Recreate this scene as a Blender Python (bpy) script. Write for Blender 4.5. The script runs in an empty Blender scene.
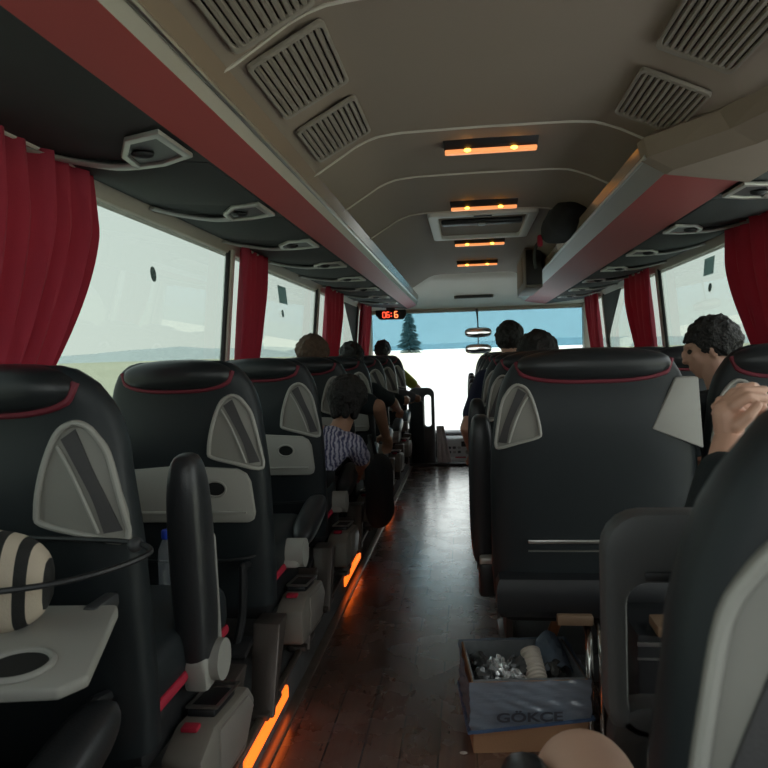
import bpy, bmesh, math, random
from mathutils import Vector, Matrix, Euler, noise
random.seed(7)
PI = math.pi
S = bpy.context.scene
COL = S.collection
H = 1.2            # eye height above the aisle floor
F = 700.0          # focal length in pixels of the 768 frame

# ------------------------------------------------------------------ materials
def mat(name, col, rough=0.5, metal=0.0, bump=None, var=None, emit=None, estr=0.0,
        spec=0.5, coat=0.0, sheen=0.0, trans=None, alpha=None):
    m = bpy.data.materials.new(name); m.use_nodes = True
    nt = m.node_tree; N = nt.nodes; L = nt.links
    b = N['Principled BSDF']
    b.inputs['Base Color'].default_value = (*col, 1)
    b.inputs['Roughness'].default_value = rough
    b.inputs['Metallic'].default_value = metal
    b.inputs['Specular IOR Level'].default_value = spec
    b.inputs['Coat Weight'].default_value = coat
    b.inputs['Sheen Weight'].default_value = sheen
    tc = N.new('ShaderNodeTexCoord')
    if var:
        sc, amt = var
        t = N.new('ShaderNodeTexNoise'); t.inputs['Scale'].default_value = sc
        t.inputs['Detail'].default_value = 4
        L.new(tc.outputs['Object'], t.inputs['Vector'])
        mx = N.new('ShaderNodeMix'); mx.data_type = 'RGBA'
        mx.inputs[6].default_value = (*[c * (1 - amt) for c in col], 1)
        mx.inputs[7].default_value = (*[min(1, c * (1 + amt)) for c in col], 1)
        L.new(t.outputs['Fac'], mx.inputs[0]); L.new(mx.outputs[2], b.inputs['Base Color'])
    if bump:
        sc, st = bump
        t2 = N.new('ShaderNodeTexNoise'); t2.inputs['Scale'].default_value = sc
        t2.inputs['Detail'].default_value = 3
        L.new(tc.outputs['Object'], t2.inputs['Vector'])
        bp = N.new('ShaderNodeBump'); bp.inputs['Strength'].default_value = st
        bp.inputs['Distance'].default_value = 0.01
        L.new(t2.outputs['Fac'], bp.inputs['Height']); L.new(bp.outputs['Normal'], b.inputs['Normal'])
    if emit:
        b.inputs['Emission Color'].default_value = (*emit, 1)
        b.inputs['Emission Strength'].default_value = estr
    if trans is not None:
        tr = N.new('ShaderNodeBsdfTranslucent'); tr.inputs['Color'].default_value = (*trans[0], 1)
        ms = N.new('ShaderNodeMixShader'); ms.inputs[0].default_value = trans[1]
        o = N['Material Output']
        L.new(b.outputs[0], ms.inputs[1]); L.new(tr.outputs[0], ms.inputs[2])
        L.new(ms.outputs[0], o.inputs['Surface'])
    return m

def glass(name, tint, gloss=0.10, rough=0.02, haze=0.0, hazecol=(.8, .8, .8), crease=False):
    m = bpy.data.materials.new(name); m.use_nodes = True
    nt = m.node_tree; N = nt.nodes; L = nt.links
    N.remove(N['Principled BSDF']); o = N['Material Output']
    t = N.new('ShaderNodeBsdfTransparent'); t.inputs['Color'].default_value = (*[c ** .5 for c in tint], 1)
    g = N.new('ShaderNodeBsdfGlossy'); g.inputs['Roughness'].default_value = rough
    fr = N.new('ShaderNodeLayerWeight'); fr.inputs['Blend'].default_value = .5
    pw = N.new('ShaderNodeMath'); pw.operation = 'POWER'; pw.inputs[1].default_value = 4
    L.new(fr.outputs['Facing'], pw.inputs[0])
    ml = N.new('ShaderNodeMath'); ml.operation = 'MULTIPLY_ADD'; ml.inputs[1].default_value = .35; ml.inputs[2].default_value = gloss * .5
    ml.use_clamp = True
    L.new(pw.outputs[0], ml.inputs[0])
    ms = N.new('ShaderNodeMixShader')
    L.new(ml.outputs[0], ms.inputs[0]); L.new(t.outputs[0], ms.inputs[1]); L.new(g.outputs[0], ms.inputs[2])
    last = ms
    nrm = None
    if crease:
        tc = N.new('ShaderNodeTexCoord'); mp = N.new('ShaderNodeMapping'); mp.inputs['Rotation'].default_value = (0, .22, 0); mp.inputs['Scale'].default_value = (6, 6, 34)
        L.new(tc.outputs['Object'], mp.inputs['Vector'])
        nz = N.new('ShaderNodeTexNoise'); nz.inputs['Scale'].default_value = 1.0; nz.inputs['Detail'].default_value = 3
        L.new(mp.outputs[0], nz.inputs['Vector'])
        bp = N.new('ShaderNodeBump'); bp.inputs['Strength'].default_value = .6; bp.inputs['Distance'].default_value = .02
        L.new(nz.outputs['Fac'], bp.inputs['Height']); nrm = bp.outputs['Normal']
        L.new(nrm, g.inputs['Normal'])
    if haze > 0:
        d = N.new('ShaderNodeBsdfDiffuse'); d.inputs['Color'].default_value = (*hazecol, 1)
        if nrm: L.new(nrm, d.inputs['Normal'])
        m2 = N.new('ShaderNodeMixShader'); m2.inputs[0].default_value = haze
        L.new(ms.outputs[0], m2.inputs[1]); L.new(d.outputs[0], m2.inputs[2]); last = m2
    L.new(last.outputs[0], o.inputs['Surface'])
    return m

M = {}
M['leather'] = mat('black leather', (.017, .022, .025), .46, bump=(420, .05), var=(3, .14), spec=.34)
M['leather_top'] = mat('smooth black leather', (.018, .021, .023), .34, bump=(260, .06), var=(4, .15), spec=.4)
M['pad'] = mat('armrest leather', (.026, .028, .031), .36, bump=(200, .08))
M['black'] = mat('black plastic', (.014, .015, .017), .45, bump=(260, .06))
M['darkgrey'] = mat('dark grey plastic', (.045, .047, .05), .5, bump=(240, .06))
M['pale'] = mat('pale grey plastic', (.36, .355, .325), .5, bump=(300, .04), var=(5, .05))
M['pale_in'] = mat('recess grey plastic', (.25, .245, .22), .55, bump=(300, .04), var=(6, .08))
M['taupe'] = mat('taupe plastic', (.21, .19, .165), .48, bump=(250, .05), var=(8, .08))
M['consplate'] = mat('console cover plate', (.33, .30, .27), .35, .3, bump=(200, .04), var=(7, .08))
M['strap'] = mat('dark webbing strap', (.06, .058, .06), .7, bump=(400, .2))
M['red_pipe'] = mat('red piping', (.15, .012, .026), .6, bump=(300, .1))
M['red_fab'] = mat('red seat fabric', (.42, .012, .04), .75, bump=(300, .15))
M['steel'] = mat('brushed steel', (.62, .61, .58), .32, 1.0, bump=(90, .05), var=(30, .08))
M['chrome'] = mat('chrome tube', (.75, .74, .70), .15, 1.0, var=(10, .05))
M['alu'] = mat('worn aluminium', (.42, .37, .32), .38, .9, bump=(120, .08), var=(20, .15))
M['legmetal'] = mat('seat leg metal', (.12, .10, .09), .42, .6, bump=(140, .06), var=(9, .15))
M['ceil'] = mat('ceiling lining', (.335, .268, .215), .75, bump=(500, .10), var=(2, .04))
M['ceil_front_lit'] = mat('daylit front ceiling lining', (.78, .73, .65), .7, bump=(500, .08), var=(2, .03))  # same lining in a paler colour, standing in for windscreen light
M['hatchframe'] = mat('white hatch frame', (.80, .78, .72), .45, bump=(300, .04), var=(6, .04))
M['seam'] = mat('ceiling seam strip', (.68, .62, .54), .5, var=(20, .05))
M['vent'] = mat('vent plastic', (.30, .26, .215), .5, bump=(300, .05), var=(6, .05))
M['vent_dark'] = mat('vent shaft', (.018, .016, .015), .8, var=(9, .1))
M['red_panel'] = mat('red rack panel', (.43, .082, .078), .5, bump=(420, .08), var=(3, .06))
M['under'] = mat('dark rack fabric', (.034, .040, .041), .8, bump=(500, .15), var=(4, .08))
M['lip'] = mat('glossy champagne trim', (.46, .34, .25), .16, .3, var=(5, .06))
M['fascia'] = mat('silver rack trim', (.50, .47, .42), .36, .3, bump=(200, .03), var=(8, .05))
M['bezel'] = mat('silver bezel plastic', (.38, .38, .355), .34, .3, var=(12, .06))
M['wall'] = mat('beige wall trim', (.44, .40, .34), .6, bump=(350, .06), var=(3, .04))
M['wallgrey'] = mat('grey wall carpet', (.10, .10, .10), .9, bump=(500, .3), var=(20, .15))
M['pillar'] = mat('window pillar trim', (.60, .55, .49), .6, bump=(350, .05), var=(3, .04))
M['loop'] = mat('loop frame plastic', (.085, .088, .09), .5, bump=(240, .06))
M['rubber'] = mat('black rubber', (.018, .018, .018), .7, bump=(200, .05))
M['hole'] = mat('unlit recess', (.008, .008, .008), .8, var=(9, .1))
M['amber_lens'] = mat('amber lamp lens', (.8, .42, .22), .3, emit=(1, .33, .10), estr=.55, var=(20, .05))
M['amber_spot'] = mat('amber bulb', (1, .5, .1), .3, emit=(1, .42, .04), estr=6, var=(20, .02))
M['amber_strip'] = mat('amber floor light', (1, .3, .05), .35, emit=(1, .14, .012), estr=1.1, var=(20, .02))
M['red_led'] = mat('red led segments', (.9, .05, .02), .4, emit=(1, .06, .025), estr=2.2, var=(20, .02))
M['orange_led'] = mat('orange led segments', (1, .2, .05), .4, emit=(1, .17, .05), estr=2.6, var=(20, .02))
M['curtain'] = mat('wine red curtain', (.40, .038, .075), .8, bump=(350, .25), var=(9, .12), sheen=.1,
                   trans=((.72, .05, .11), .36))
M['card'] = mat('brown cardboard', (.40, .21, .11), .8, bump=(180, .12), var=(9, .1))
M['foil'] = mat('silver foil', (.80, .80, .80), .22, .75, bump=(40, .5), var=(14, .25))
M['darkfoil'] = mat('dark glossy wrapper', (.09, .09, .09), .2, .2, bump=(45, .5), var=(14, .25))
M['cups'] = mat('paper cups', (.62, .55, .47), .7, bump=(120, .1), var=(30, .08))
M['bagfilm'] = glass('blue grey bag film', (.62, .66, .72), .45, .22, .60, (.25, .31, .39), True)
M['liner'] = mat('grey plastic liner', (.20, .21, .22), .3, bump=(40, .6), var=(12, .3))
M['bluefilm'] = mat('blue plastic hem', (.07, .115, .21), .3, bump=(60, .6), var=(20, .3))
M['ink'] = mat('printed lettering', (.040, .046, .062), .6, var=(40, .1))
M['bottle'] = glass('clear bottle plastic', (.75, .8, .85), .08, .05, .12, (.7, .75, .8))
M['bluecap'] = mat('blue cap plastic', (.02, .06, .50), .4, bump=(90, .05))
M['wood_stick'] = mat('varnished wood', (.24, .075, .025), .4, bump=(40, .1), var=(12, .3))
M['woodblock'] = mat('light brown wood', (.22, .14, .085), .55, bump=(60, .15), var=(14, .2))
M['navy'] = mat('navy cloth', (.014, .02, .055), .85, bump=(300, .2), var=(6, .2))
M['blackcloth'] = mat('black cloth', (.012, .014, .016), .9, bump=(300, .3), var=(6, .25))
M['tealcloth'] = mat('dark teal cloth', (.014, .022, .025), .9, bump=(300, .3), var=(6, .25))
M['green'] = mat('olive green cotton', (.26, .29, .035), .85, bump=(300, .2), var=(6, .15))
M['greycloth'] = mat('grey cotton', (.11, .11, .12), .85, bump=(300, .2), var=(6, .2))
M['whitecloth'] = mat('white and pink cloth', (.85, .72, .72), .85, bump=(60, .5), var=(14, .3))
M['skin'] = mat('skin', (.68, .40, .29), .5, bump=(180, .06), var=(10, .08))
M['skin_tan'] = mat('tanned skin', (.46, .25, .16), .5, bump=(180, .06), var=(10, .1))
M['skin_pale'] = mat('light skin', (.86, .55, .41), .5, bump=(120, .05), var=(8, .06))
M['hair'] = mat('dark hair', (.010, .009, .008), .55, bump=(130, .9), var=(40, .4))
M['hair_brown'] = mat('short brown hair', (.11, .068, .042), .6, bump=(150, .8), var=(40, .4))
M['dash'] = mat('grey dashboard', (.62, .63, .63), .55, bump=(250, .08), var=(5, .06))
M['dashdark'] = mat('dark dashboard', (.05, .05, .055), .6, bump=(250, .08), var=(5, .1))
M['tree'] = mat('conifer foliage', (.16, .22, .22), .9, bump=(3, .8), var=(1.2, .4))
M['bark'] = mat('bark', (.05, .035, .025), .9, bump=(6, .8), var=(3, .3))
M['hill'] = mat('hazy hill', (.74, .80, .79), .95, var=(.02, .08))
M['road'] = mat('pale asphalt', (.78, .77, .74), .9, var=(.6, .06))
M['field'] = mat('dry field', (.80, .77, .56), .95, var=(.09, .14))
M['glass_side'] = glass('tinted side glass', (.295, .336, .308), .04, .015)
M['glass_front'] = glass('windscreen glass', (.96, .98, .96), .03, .01)
M['film'] = glass('blue sun strip', (.135, .262, .325), .02, .1)
M['mirrorglass'] = mat('mirror glass', (.85, .85, .85), .03, 1.0, var=(10, .02))

def curtain_patch():   # shirt with fine blue and white print
    m = mat('blue and white print', (.20, .20, .30), .85, bump=(300, .2))
    nt = m.node_tree; N = nt.nodes; L = nt.links
    tc = N.new('ShaderNodeTexCoord'); w = N.new('ShaderNodeTexWave'); w.inputs['Scale'].default_value = 17
    w.inputs['Distortion'].default_value = 5; w.inputs['Detail Scale'].default_value = 2
    r = N.new('ShaderNodeValToRGB')
    r.color_ramp.elements[0].color = (.05, .055, .16, 1); r.color_ramp.elements[1].color = (.62, .62, .74, 1)
    L.new(tc.outputs['Object'], w.inputs['Vector']); L.new(w.outputs['Fac'], r.inputs[0])
    L.new(r.outputs[0], N['Principled BSDF'].inputs['Base Color'])
    return m
M['print'] = curtain_patch()

def wood_floor():
    m = mat('wood plank vinyl', (.1, .05, .03), .34)
    nt = m.node_tree; N = nt.nodes; L = nt.links; b = N['Principled BSDF']
    tc = N.new('ShaderNodeTexCoord')
    mp = N.new('ShaderNodeMapping'); mp.inputs['Rotation'].default_value = (0, 0, PI / 2)
    L.new(tc.outputs['Object'], mp.inputs['Vector'])
    br = N.new('ShaderNodeTexBrick')
    br.inputs['Scale'].default_value = 1.0
    br.inputs['Brick Width'].default_value = 1.3; br.inputs['Row Height'].default_value = .115
    br.inputs['Mortar Size'].default_value = .003
    br.inputs['Color1'].default_value = (.21, .105, .072, 1); br.inputs['Color2'].default_value = (.15, .075, .055, 1)
    br.inputs['Mortar'].default_value = (.012, .007, .005, 1)
    L.new(mp.outputs[0], br.inputs['Vector'])
    st = N.new('ShaderNodeMapping'); st.inputs['Scale'].default_value = (22, 1.3, 1)
    L.new(tc.outputs['Object'], st.inputs['Vector'])
    g = N.new('ShaderNodeTexNoise'); g.inputs['Scale'].default_value = 3; g.inputs['Detail'].default_value = 6
    L.new(st.outputs[0], g.inputs['Vector'])
    mx = N.new('ShaderNodeMix'); mx.data_type = 'RGBA'; mx.blend_type = 'MULTIPLY'; mx.inputs[0].default_value = .55
    L.new(br.outputs['Color'], mx.inputs[6]); L.new(g.outputs['Fac'], mx.inputs[7])
    L.new(mx.outputs[2], b.inputs['Base Color'])
    sm = N.new('ShaderNodeTexNoise'); sm.inputs['Scale'].default_value = 7; sm.inputs['Detail'].default_value = 6
    L.new(tc.outputs['Object'], sm.inputs['Vector'])
    rr = N.new('ShaderNodeMapRange'); rr.inputs[1].default_value = .35; rr.inputs[2].default_value = .7
    rr.inputs[3].default_value = .22; rr.inputs[4].default_value = .33
    L.new(sm.outputs['Fac'], rr.inputs[0]); L.new(rr.outputs[0], b.inputs['Roughness'])
    bp = N.new('ShaderNodeBump'); bp.inputs['Strength'].default_value = .06; bp.inputs['Distance'].default_value = .01
    L.new(sm.outputs['Fac'], bp.inputs['Height']); L.new(bp.outputs[0], b.inputs['Normal'])
    b.inputs['Specular IOR Level'].default_value = .9; b.inputs['Coat Weight'].default_value = .8; b.inputs['Coat Roughness'].default_value = .20; b.inputs['Coat IOR'].default_value = 1.6
    dn = N.new('ShaderNodeTexNoise'); dn.inputs['Scale'].default_value = 5; dn.inputs['Detail'].default_value = 4; dn.inputs['Roughness'].default_value = .55
    L.new(tc.outputs['Object'], dn.inputs['Vector'])
    dr = N.new('ShaderNodeMapRange'); dr.inputs[1].default_value = .40; dr.inputs[2].default_value = .75; dr.inputs[3].default_value = .0; dr.inputs[4].default_value = .24
    L.new(dn.outputs['Fac'], dr.inputs[0])
    dm = N.new('ShaderNodeMix'); dm.data_type = 'RGBA'; dm.inputs[7].default_value = (.30, .28, .26, 1)
    L.new(dr.outputs[0], dm.inputs[0]); L.new(mx.outputs[2], dm.inputs[6]); L.new(dm.outputs[2], b.inputs['Base Color'])
    return m
M['floor'] = wood_floor()

def stripes(name, c1, c2, scale):
    m = mat(name, c1, .8, bump=(300, .2))
    nt = m.node_tree; N = nt.nodes; L = nt.links
    tc = N.new('ShaderNodeTexCoord'); w = N.new('ShaderNodeTexWave'); w.inputs['Scale'].default_value = scale
    w.wave_profile = 'SIN'; w.bands_direction = 'X'
    r = N.new('ShaderNodeValToRGB'); r.color_ramp.interpolation = 'CONSTANT'
    r.color_ramp.elements[0].color = (*c1, 1); r.color_ramp.elements[1].color = (*c2, 1)
    r.color_ramp.elements[1].position = .45
    L.new(tc.outputs['Object'], w.inputs['Vector']); L.new(w.outputs['Fac'], r.inputs[0])
    L.new(r.outputs[0], N['Principled BSDF'].inputs['Base Color'])
    return m
M['stripe'] = stripes('beige and black stripes', (.018, .018, .018), (.62, .53, .42), 7.5)

# ------------------------------------------------------------------ mesh helpers
def V(*a): return Vector(a)

class MB:
    def __init__(s): s.bm = bmesh.new()
    def merge(s, other):
        me = bpy.data.meshes.new('t'); other.to_mesh(me); other.free(); s.bm.from_mesh(me); bpy.data.meshes.remove(me)
    def box(s, c, d, r=.0, seg=2, rot=None):
        """centre, full size, bevel radius, euler"""
        b = bmesh.new(); bmesh.ops.create_cube(b, size=1)
        for v in b.verts: v.co = Vector((v.co.x * d[0], v.co.y * d[1], v.co.z * d[2]))
        if r > 0: bmesh.ops.bevel(b, geom=list(b.edges), offset=min(r, min(d) * .49), segments=seg, affect='EDGES', profile=.5)
        R = Euler(rot).to_matrix() if rot else Matrix.Identity(3)
        for v in b.verts: v.co = R @ v.co + Vector(c)
        s.merge(b); return s
    def hexa(s, pts, r=0, seg=2):
        """8 corners: bottom loop 4, top loop 4"""
        b = bmesh.new(); vs = [b.verts.new(p) for p in pts]
        for f in ((0, 3, 2, 1), (4, 5, 6, 7), (0, 1, 5, 4), (1, 2, 6, 5), (2, 3, 7, 6), (3, 0, 4, 7)): b.faces.new([vs[i] for i in f])
        bmesh.ops.recalc_face_normals(b, faces=b.faces)
        if r: bmesh.ops.bevel(b, geom=list(b.edges), offset=r, segments=seg, affect='EDGES', profile=.5)
        s.merge(b); return s
    def loft(s, rings, close=True, cap=True):
        b = bmesh.new(); R = [[b.verts.new(p) for p in r] for r in rings]
        n = len(R[0])
        for i in range(len(R) - 1):
            for j in range(n if close else n - 1):
                k = (j + 1) % n
                b.faces.new((R[i][j], R[i][k], R[i + 1][k], R[i + 1][j]))
        if cap and close:
            b.faces.new(R[0][::-1]); b.faces.new(R[-1])
        bmesh.ops.recalc_face_normals(b, faces=b.faces)
        s.merge(b); return s
    def tube(s, pts, r, n=8, closed=False, rr=None, flat=1.0, up=None):
        pts = [Vector(p) for p in pts]; rings = []; m = len(pts)
        prev = None
        for i, p in enumerate(pts):
            if closed: t = pts[(i + 1) % m] - pts[i - 1]
            else: t = pts[min(i + 1, m - 1)] - pts[max(i - 1, 0)]
            t.normalize()
            if up is not None: a = Vector(up)
            else: a = prev if prev is not None else (Vector((0, 0, 1)) if abs(t.z) < .9 else Vector((1, 0, 0)))
            u = (a - t * a.dot(t)).normalized(); w = t.cross(u); prev = u
            q = rr[i] if rr else r
            rings.append([p + u * (q * math.cos(2 * PI * k / n)) + w * (q * flat * math.sin(2 * PI * k / n)) for k in range(n)])
        if closed: rings.append(rings[0])
        s.loft(rings, True, not closed)
        if closed: bmesh.ops.remove_doubles(s.bm, verts=s.bm.verts, dist=1e-6)
        return s
    def sell(s, c, h, e=(2, 2), nu=24, nv=14, rot=None):
        """superellipsoid: centre, half sizes, exponents (xy, z)"""
        R = Euler(rot).to_matrix() if rot else Matrix.Identity(3)
        def sp(v, p): return math.copysign(abs(v) ** (2 / p), v)
        rings = []
        for i in range(nv + 1):
            a = -PI / 2 + PI * i / nv
            ca = sp(math.cos(a), e[1]) if 0 < i < nv else 1e-4
            rings.append([R @ Vector((h[0] * ca * sp(math.cos(2 * PI * k / nu), e[0]), h[1] * ca * sp(math.sin(2 * PI * k / nu), e[0]),
                                      h[2] * sp(math.sin(a), e[1]))) + Vector(c) for k in range(nu)])
        s.loft(rings); return s
    def prism(s, poly, off, r=0, seg=2):
        """polygon of 3D points extruded by vector off"""
        b = bmesh.new(); o = Vector(off)
        A = [b.verts.new(p) for p in poly]; B = [b.verts.new(Vector(p) + o) for p in poly]; n = len(A)
        b.faces.new(A[::-1]); b.faces.new(B)
        for i in range(n): b.faces.new((A[i], A[(i + 1) % n], B[(i + 1) % n], B[i]))
        bmesh.ops.recalc_face_normals(b, faces=b.faces)
        if r: bmesh.ops.bevel(b, geom=list(b.edges), offset=r, segments=seg, affect='EDGES', profile=.5)
        s.merge(b); return s
    def frame(s, outer, inner, off, r=0):
        """ring between two polygons with equal vertex counts, extruded"""
        b = bmesh.new(); o = Vector(off); n = len(outer)
        Q = [[b.verts.new(p) for p in outer], [b.verts.new(p) for p in inner],
             [b.verts.new(Vector(p) + o) for p in outer], [b.verts.new(Vector(p) + o) for p in inner]]
        for i in range(n):
            k = (i + 1) % n
            b.faces.new((Q[0][i], Q[0][k], Q[1][k], Q[1][i])); b.faces.new((Q[2][i], Q[3][i], Q[3][k], Q[2][k]))
            b.faces.new((Q[0][i], Q[2][i], Q[2][k], Q[0][k])); b.faces.new((Q[1][i], Q[1][k], Q[3][k], Q[3][i]))
        bmesh.ops.recalc_face_normals(b, faces=b.faces)
        if r:
            ed = [e for e in b.edges if len(e.link_faces) == 2 and e.calc_face_angle(0) > .7]
            bmesh.ops.bevel(b, geom=ed, offset=r, segments=2, affect='EDGES', profile=.5)
        s.merge(b); return s
    def capsule(s, p0, r0, p1, r1, n=12):
        p0, p1 = Vector(p0), Vector(p1); t = p1 - p0; L = t.length
        t = t.normalized() if L > 1e-6 else Vector((0, 0, 1))
        a = Vector((0, 0, 1)) if abs(t.z) < .9 else Vector((1, 0, 0))
        u = (a - t * a.dot(t)).normalized(); w = t.cross(u); rings = []
        for i in range(5):
            an = -PI / 2 + (PI / 2) * i / 4
            q = max(r0 * math.cos(an), 1e-4); c = p0 + t * (r0 * math.sin(an))
            rings.append([c + u * (q * math.cos(2 * PI * k / n)) + w * (q * math.sin(2 * PI * k / n)) for k in range(n)])
        for i in range(5):
            an = (PI / 2) * i / 4
            q = max(r1 * math.cos(an), 1e-4); c = p1 + t * (r1 * math.sin(an))
            rings.append([c + u * (q * math.cos(2 * PI * k / n)) + w * (q * math.sin(2 * PI * k / n)) for k in range(n)])
        s.loft(rings); return s
    def build(s, name, m, parent=None, smooth=True, loc=None, voxel=None, smooth_iter=0):
        me = bpy.data.meshes.new(name); s.bm.to_mesh(me); s.bm.free()
        if voxel:
            tmp = bpy.data.objects.new('tmp', me); COL.objects.link(tmp)
            md = tmp.modifiers.new('r', 'REMESH'); md.mode = 'VOXEL'; md.voxel_size = voxel
            if smooth_iter:
                sm = tmp.modifiers.new('s', 'SMOOTH'); sm.iterations = smooth_iter; sm.factor = .5
            dg = bpy.context.evaluated_depsgraph_get()
            me2 = bpy.data.meshes.new_from_object(tmp.evaluated_get(dg))
            bpy.data.objects.remove(tmp); bpy.data.meshes.remove(me); me = me2; me.name = name
        me.materials.clear(); me.materials.append(M[m] if isinstance(m, str) else m)
        if smooth:
            me.shade_smooth()
            try: me.set_sharp_from_angle(angle=math.radians(42))
            except Exception: pass
        o = bpy.data.objects.new(name, me); COL.objects.link(o)
        if parent: o.parent = parent
        if loc: o.location = loc
        return o

def tag(o, label, cat, group=None):
    o['label'] = label; o['category'] = cat
    if group: o['group'] = group
    return o
def thing(name, label, cat, loc=(0, 0, 0), group=None, rotz=0):
    o = bpy.data.objects.new(name, None); COL.objects.link(o); o.location = loc; o.rotation_euler = (0, 0, rotz)
    o.empty_display_size = .1
    return tag(o, label, cat, group)
def struct(o): o['kind'] = 'structure'; return o
def copy_tree(o, parent=None):
    c = o.copy(); COL.objects.link(c)
    if parent: c.parent = parent
    for ch in list(o.children): copy_tree(ch, c)
    return c
def lerp(a, b, t): return a + (b - a) * t
def table(tb, x):
    if x <= tb[0][0]: return tb[0][1]
    for (a, p), (b, q) in zip(tb, tb[1:]):
        if x <= b: return lerp(p, q, (x - a) / (b - a))
    return tb[-1][1]
def spline(pts, n=6, closed=False):
    P = [Vector(p) for p in pts]; m = len(P); out = []
    for i in range(m if closed else m - 1):
        a, b, c, d = (P[(i - 1) % m], P[i], P[(i + 1) % m], P[(i + 2) % m]) if closed else \
            (P[max(i - 1, 0)], P[i], P[i + 1], P[min(i + 2, m - 1)])
        for k in range(n):
            t = k / n
            out.append(.5 * ((2 * b) + (c - a) * t + (2 * a - 5 * b + 4 * c - d) * t * t + (3 * b - a - 3 * c + d) * t ** 3))
    if not closed: out.append(P[-1])
    return out

# ------------------------------------------------------------------ setting
def XL(z): return (-1.175 - (.58 - z) * .09) if z > -.3 else -1.26     # left wall plane, z relative to the eye
def XR(z): return (1.36 + (.58 - z) * .09) if z > -.3 else 1.44
Y0, Y1 = -.75, 8.45
SILL, WTOP = -.30, .565

struct(MB().box((0.10, 3.3, -.05), (2.9, 8.3, .1)).build('floor', 'floor', smooth=False))
struct(MB().box((.10, 8.15, -.43), (2.9, 1.5, .08)).build('trim_1', 'dashdark', smooth=False))          # cockpit floor
struct(MB().box((.10, 7.47, -.22), (2.9, .04, .5)).build('trim_2', 'dashdark', smooth=False))           # step down to the cockpit
MB_ = MB()
struct(MB().box((-.94, 3.55, .05), (.60, 7.8, .1)).build('trim_3', 'wallgrey', smooth=False))           # left seat platform
struct(MB().box((.76, 5.0, .05), (1.30, 4.9, .1)).build('trim_4', 'wallgrey', smooth=False))            # right seat platform

for side, X, nm in ((-1, XL, 'wall_left'), (1, XR, 'wall_right')):
    t = .06 * side
    b = MB()
    pts = lambda z0, z1, y0, y1: [(X(z0), y0, z0 + H), (X(z0) + t, y0, z0 + H), (X(z0) + t, y1, z0 + H), (X(z0), y1, z0 + H),
                                  (X(z1), y0, z1 + H), (X(z1) + t, y0, z1 + H), (X(z1) + t, y1, z1 + H), (X(z1), y1, z1 + H)]
    if side < 0: b.hexa(pts(-1.75, -.3001, Y0, Y1))
    else:
        b.hexa(pts(-1.75, -.3001, Y0, .45)); b.hexa(pts(-1.75, -.3001, 2.30, Y1)); b.hexa(pts(-1.75, -1.15, .45, 2.30))
    b.hexa(pts(.56, .95, Y0, Y1))
    struct(b.build(nm, 'wallgrey', smooth=False))
    # sill and header trims
    b = MB(); b.box((X(-.3) - side * .01, (Y0 + Y1) / 2, SILL + H), (.07, Y1 - Y0, .05), .012)
    struct(b.build('trim_5' if side < 0 else 'trim_6', 'pillar'))
    b = MB(); b.hexa([(X(.54), Y0, .54 + H), (X(.54) + t, Y0, .54 + H), (X(.54) + t, Y1, .54 + H), (X(.54), Y1, .54 + H),
                      (X(.6) - side * .03, Y0, .60 + H), (X(.6) + t, Y0, .60 + H), (X(.6) + t, Y1, .60 + H), (X(.6) - side * .03, Y1, .60 + H)])
    struct(b.build('trim_7' if side < 0 else 'trim_8', 'wall', smooth=False))
# panes and pillars
left_p = [-.70, 1.36, 3.45, 5.55, 7.62, 8.42]
right_p = [-.70, 1.05, 3.10, 5.20, 7.22, 8.42]
wn = 0; tn = 10
for side, X, P in ((-1, XL, left_p), (1, XR, right_p)):
    for a, b_ in zip(P, P[1:]):
        wn += 1
        o1 = side * .02; o2 = side * .026
        b = MB().hexa([(X(-.32) + o1, a, -.32 + H), (X(-.32) + o2, a, -.32 + H), (X(-.32) + o2, b_, -.32 + H), (X(-.32) + o1, b_, -.32 + H),
                       (X(.56) + o1, a, .56 + H), (X(.56) + o2, a, .56 + H), (X(.56) + o2, b_, .56 + H), (X(.56) + o1, b_, .56 + H)])
        struct(b.build('window_%d' % wn, 'glass_front' if side > 0 and b_ < 3.2 else 'glass_side', smooth=False))  # unseen near right panes left untinted to let in more light
    for i, y in enumerate(P[1:-1]):
        # slim dark rubber joint with a broad pale cover on its far side
        b = MB(); 
        def slab(y0, y1, d0, d1):
            return [(X(-.3) - side * d0, y0, -.3 + H), (X(-.3) - side * d1, y0, -.3 + H), (X(-.3) - side * d1, y1, -.3 + H), (X(-.3) - side * d0, y1, -.3 + H),
                    (X(.56) - side * d0, y0, .56 + H), (X(.56) - side * d1, y0, .56 + H), (X(.56) - side * d1, y1, .56 + H), (X(.56) - side * d0, y1, .56 + H)]
        b.hexa(slab(y + .0, y + .05, -.02, .014), .006)
        struct(b.build('trim_%d' % tn, 'pillar')); tn += 1
        b = MB().hexa(slab(y - .026, y + .0, -.012, .006), .004)
        struct(b.build('trim_%d' % tn, 'rubber')); tn += 1

# unseen glazed middle door, added to let daylight in low on the right
dr_ = MB(); dr_.box((1.45, .49, .48), (.05, .07, .85), .01); dr_.box((1.45, 2.26, .48), (.05, .07, .85), .01); dr_.box((1.45, 1.38, .48), (.05, .07, .85), .01); dr_.box((1.45, 1.375, .09), (.05, 1.84, .08), .01); dr_.box((1.45, 1.375, .87), (.05, 1.84, .06), .01)
dr_ = struct(dr_.build('added_door', 'rubber'))
struct(MB().box((1.455, 1.375, .48), (.008, 1.80, .76)).build('window_22', 'glass_front', smooth=False))
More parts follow.
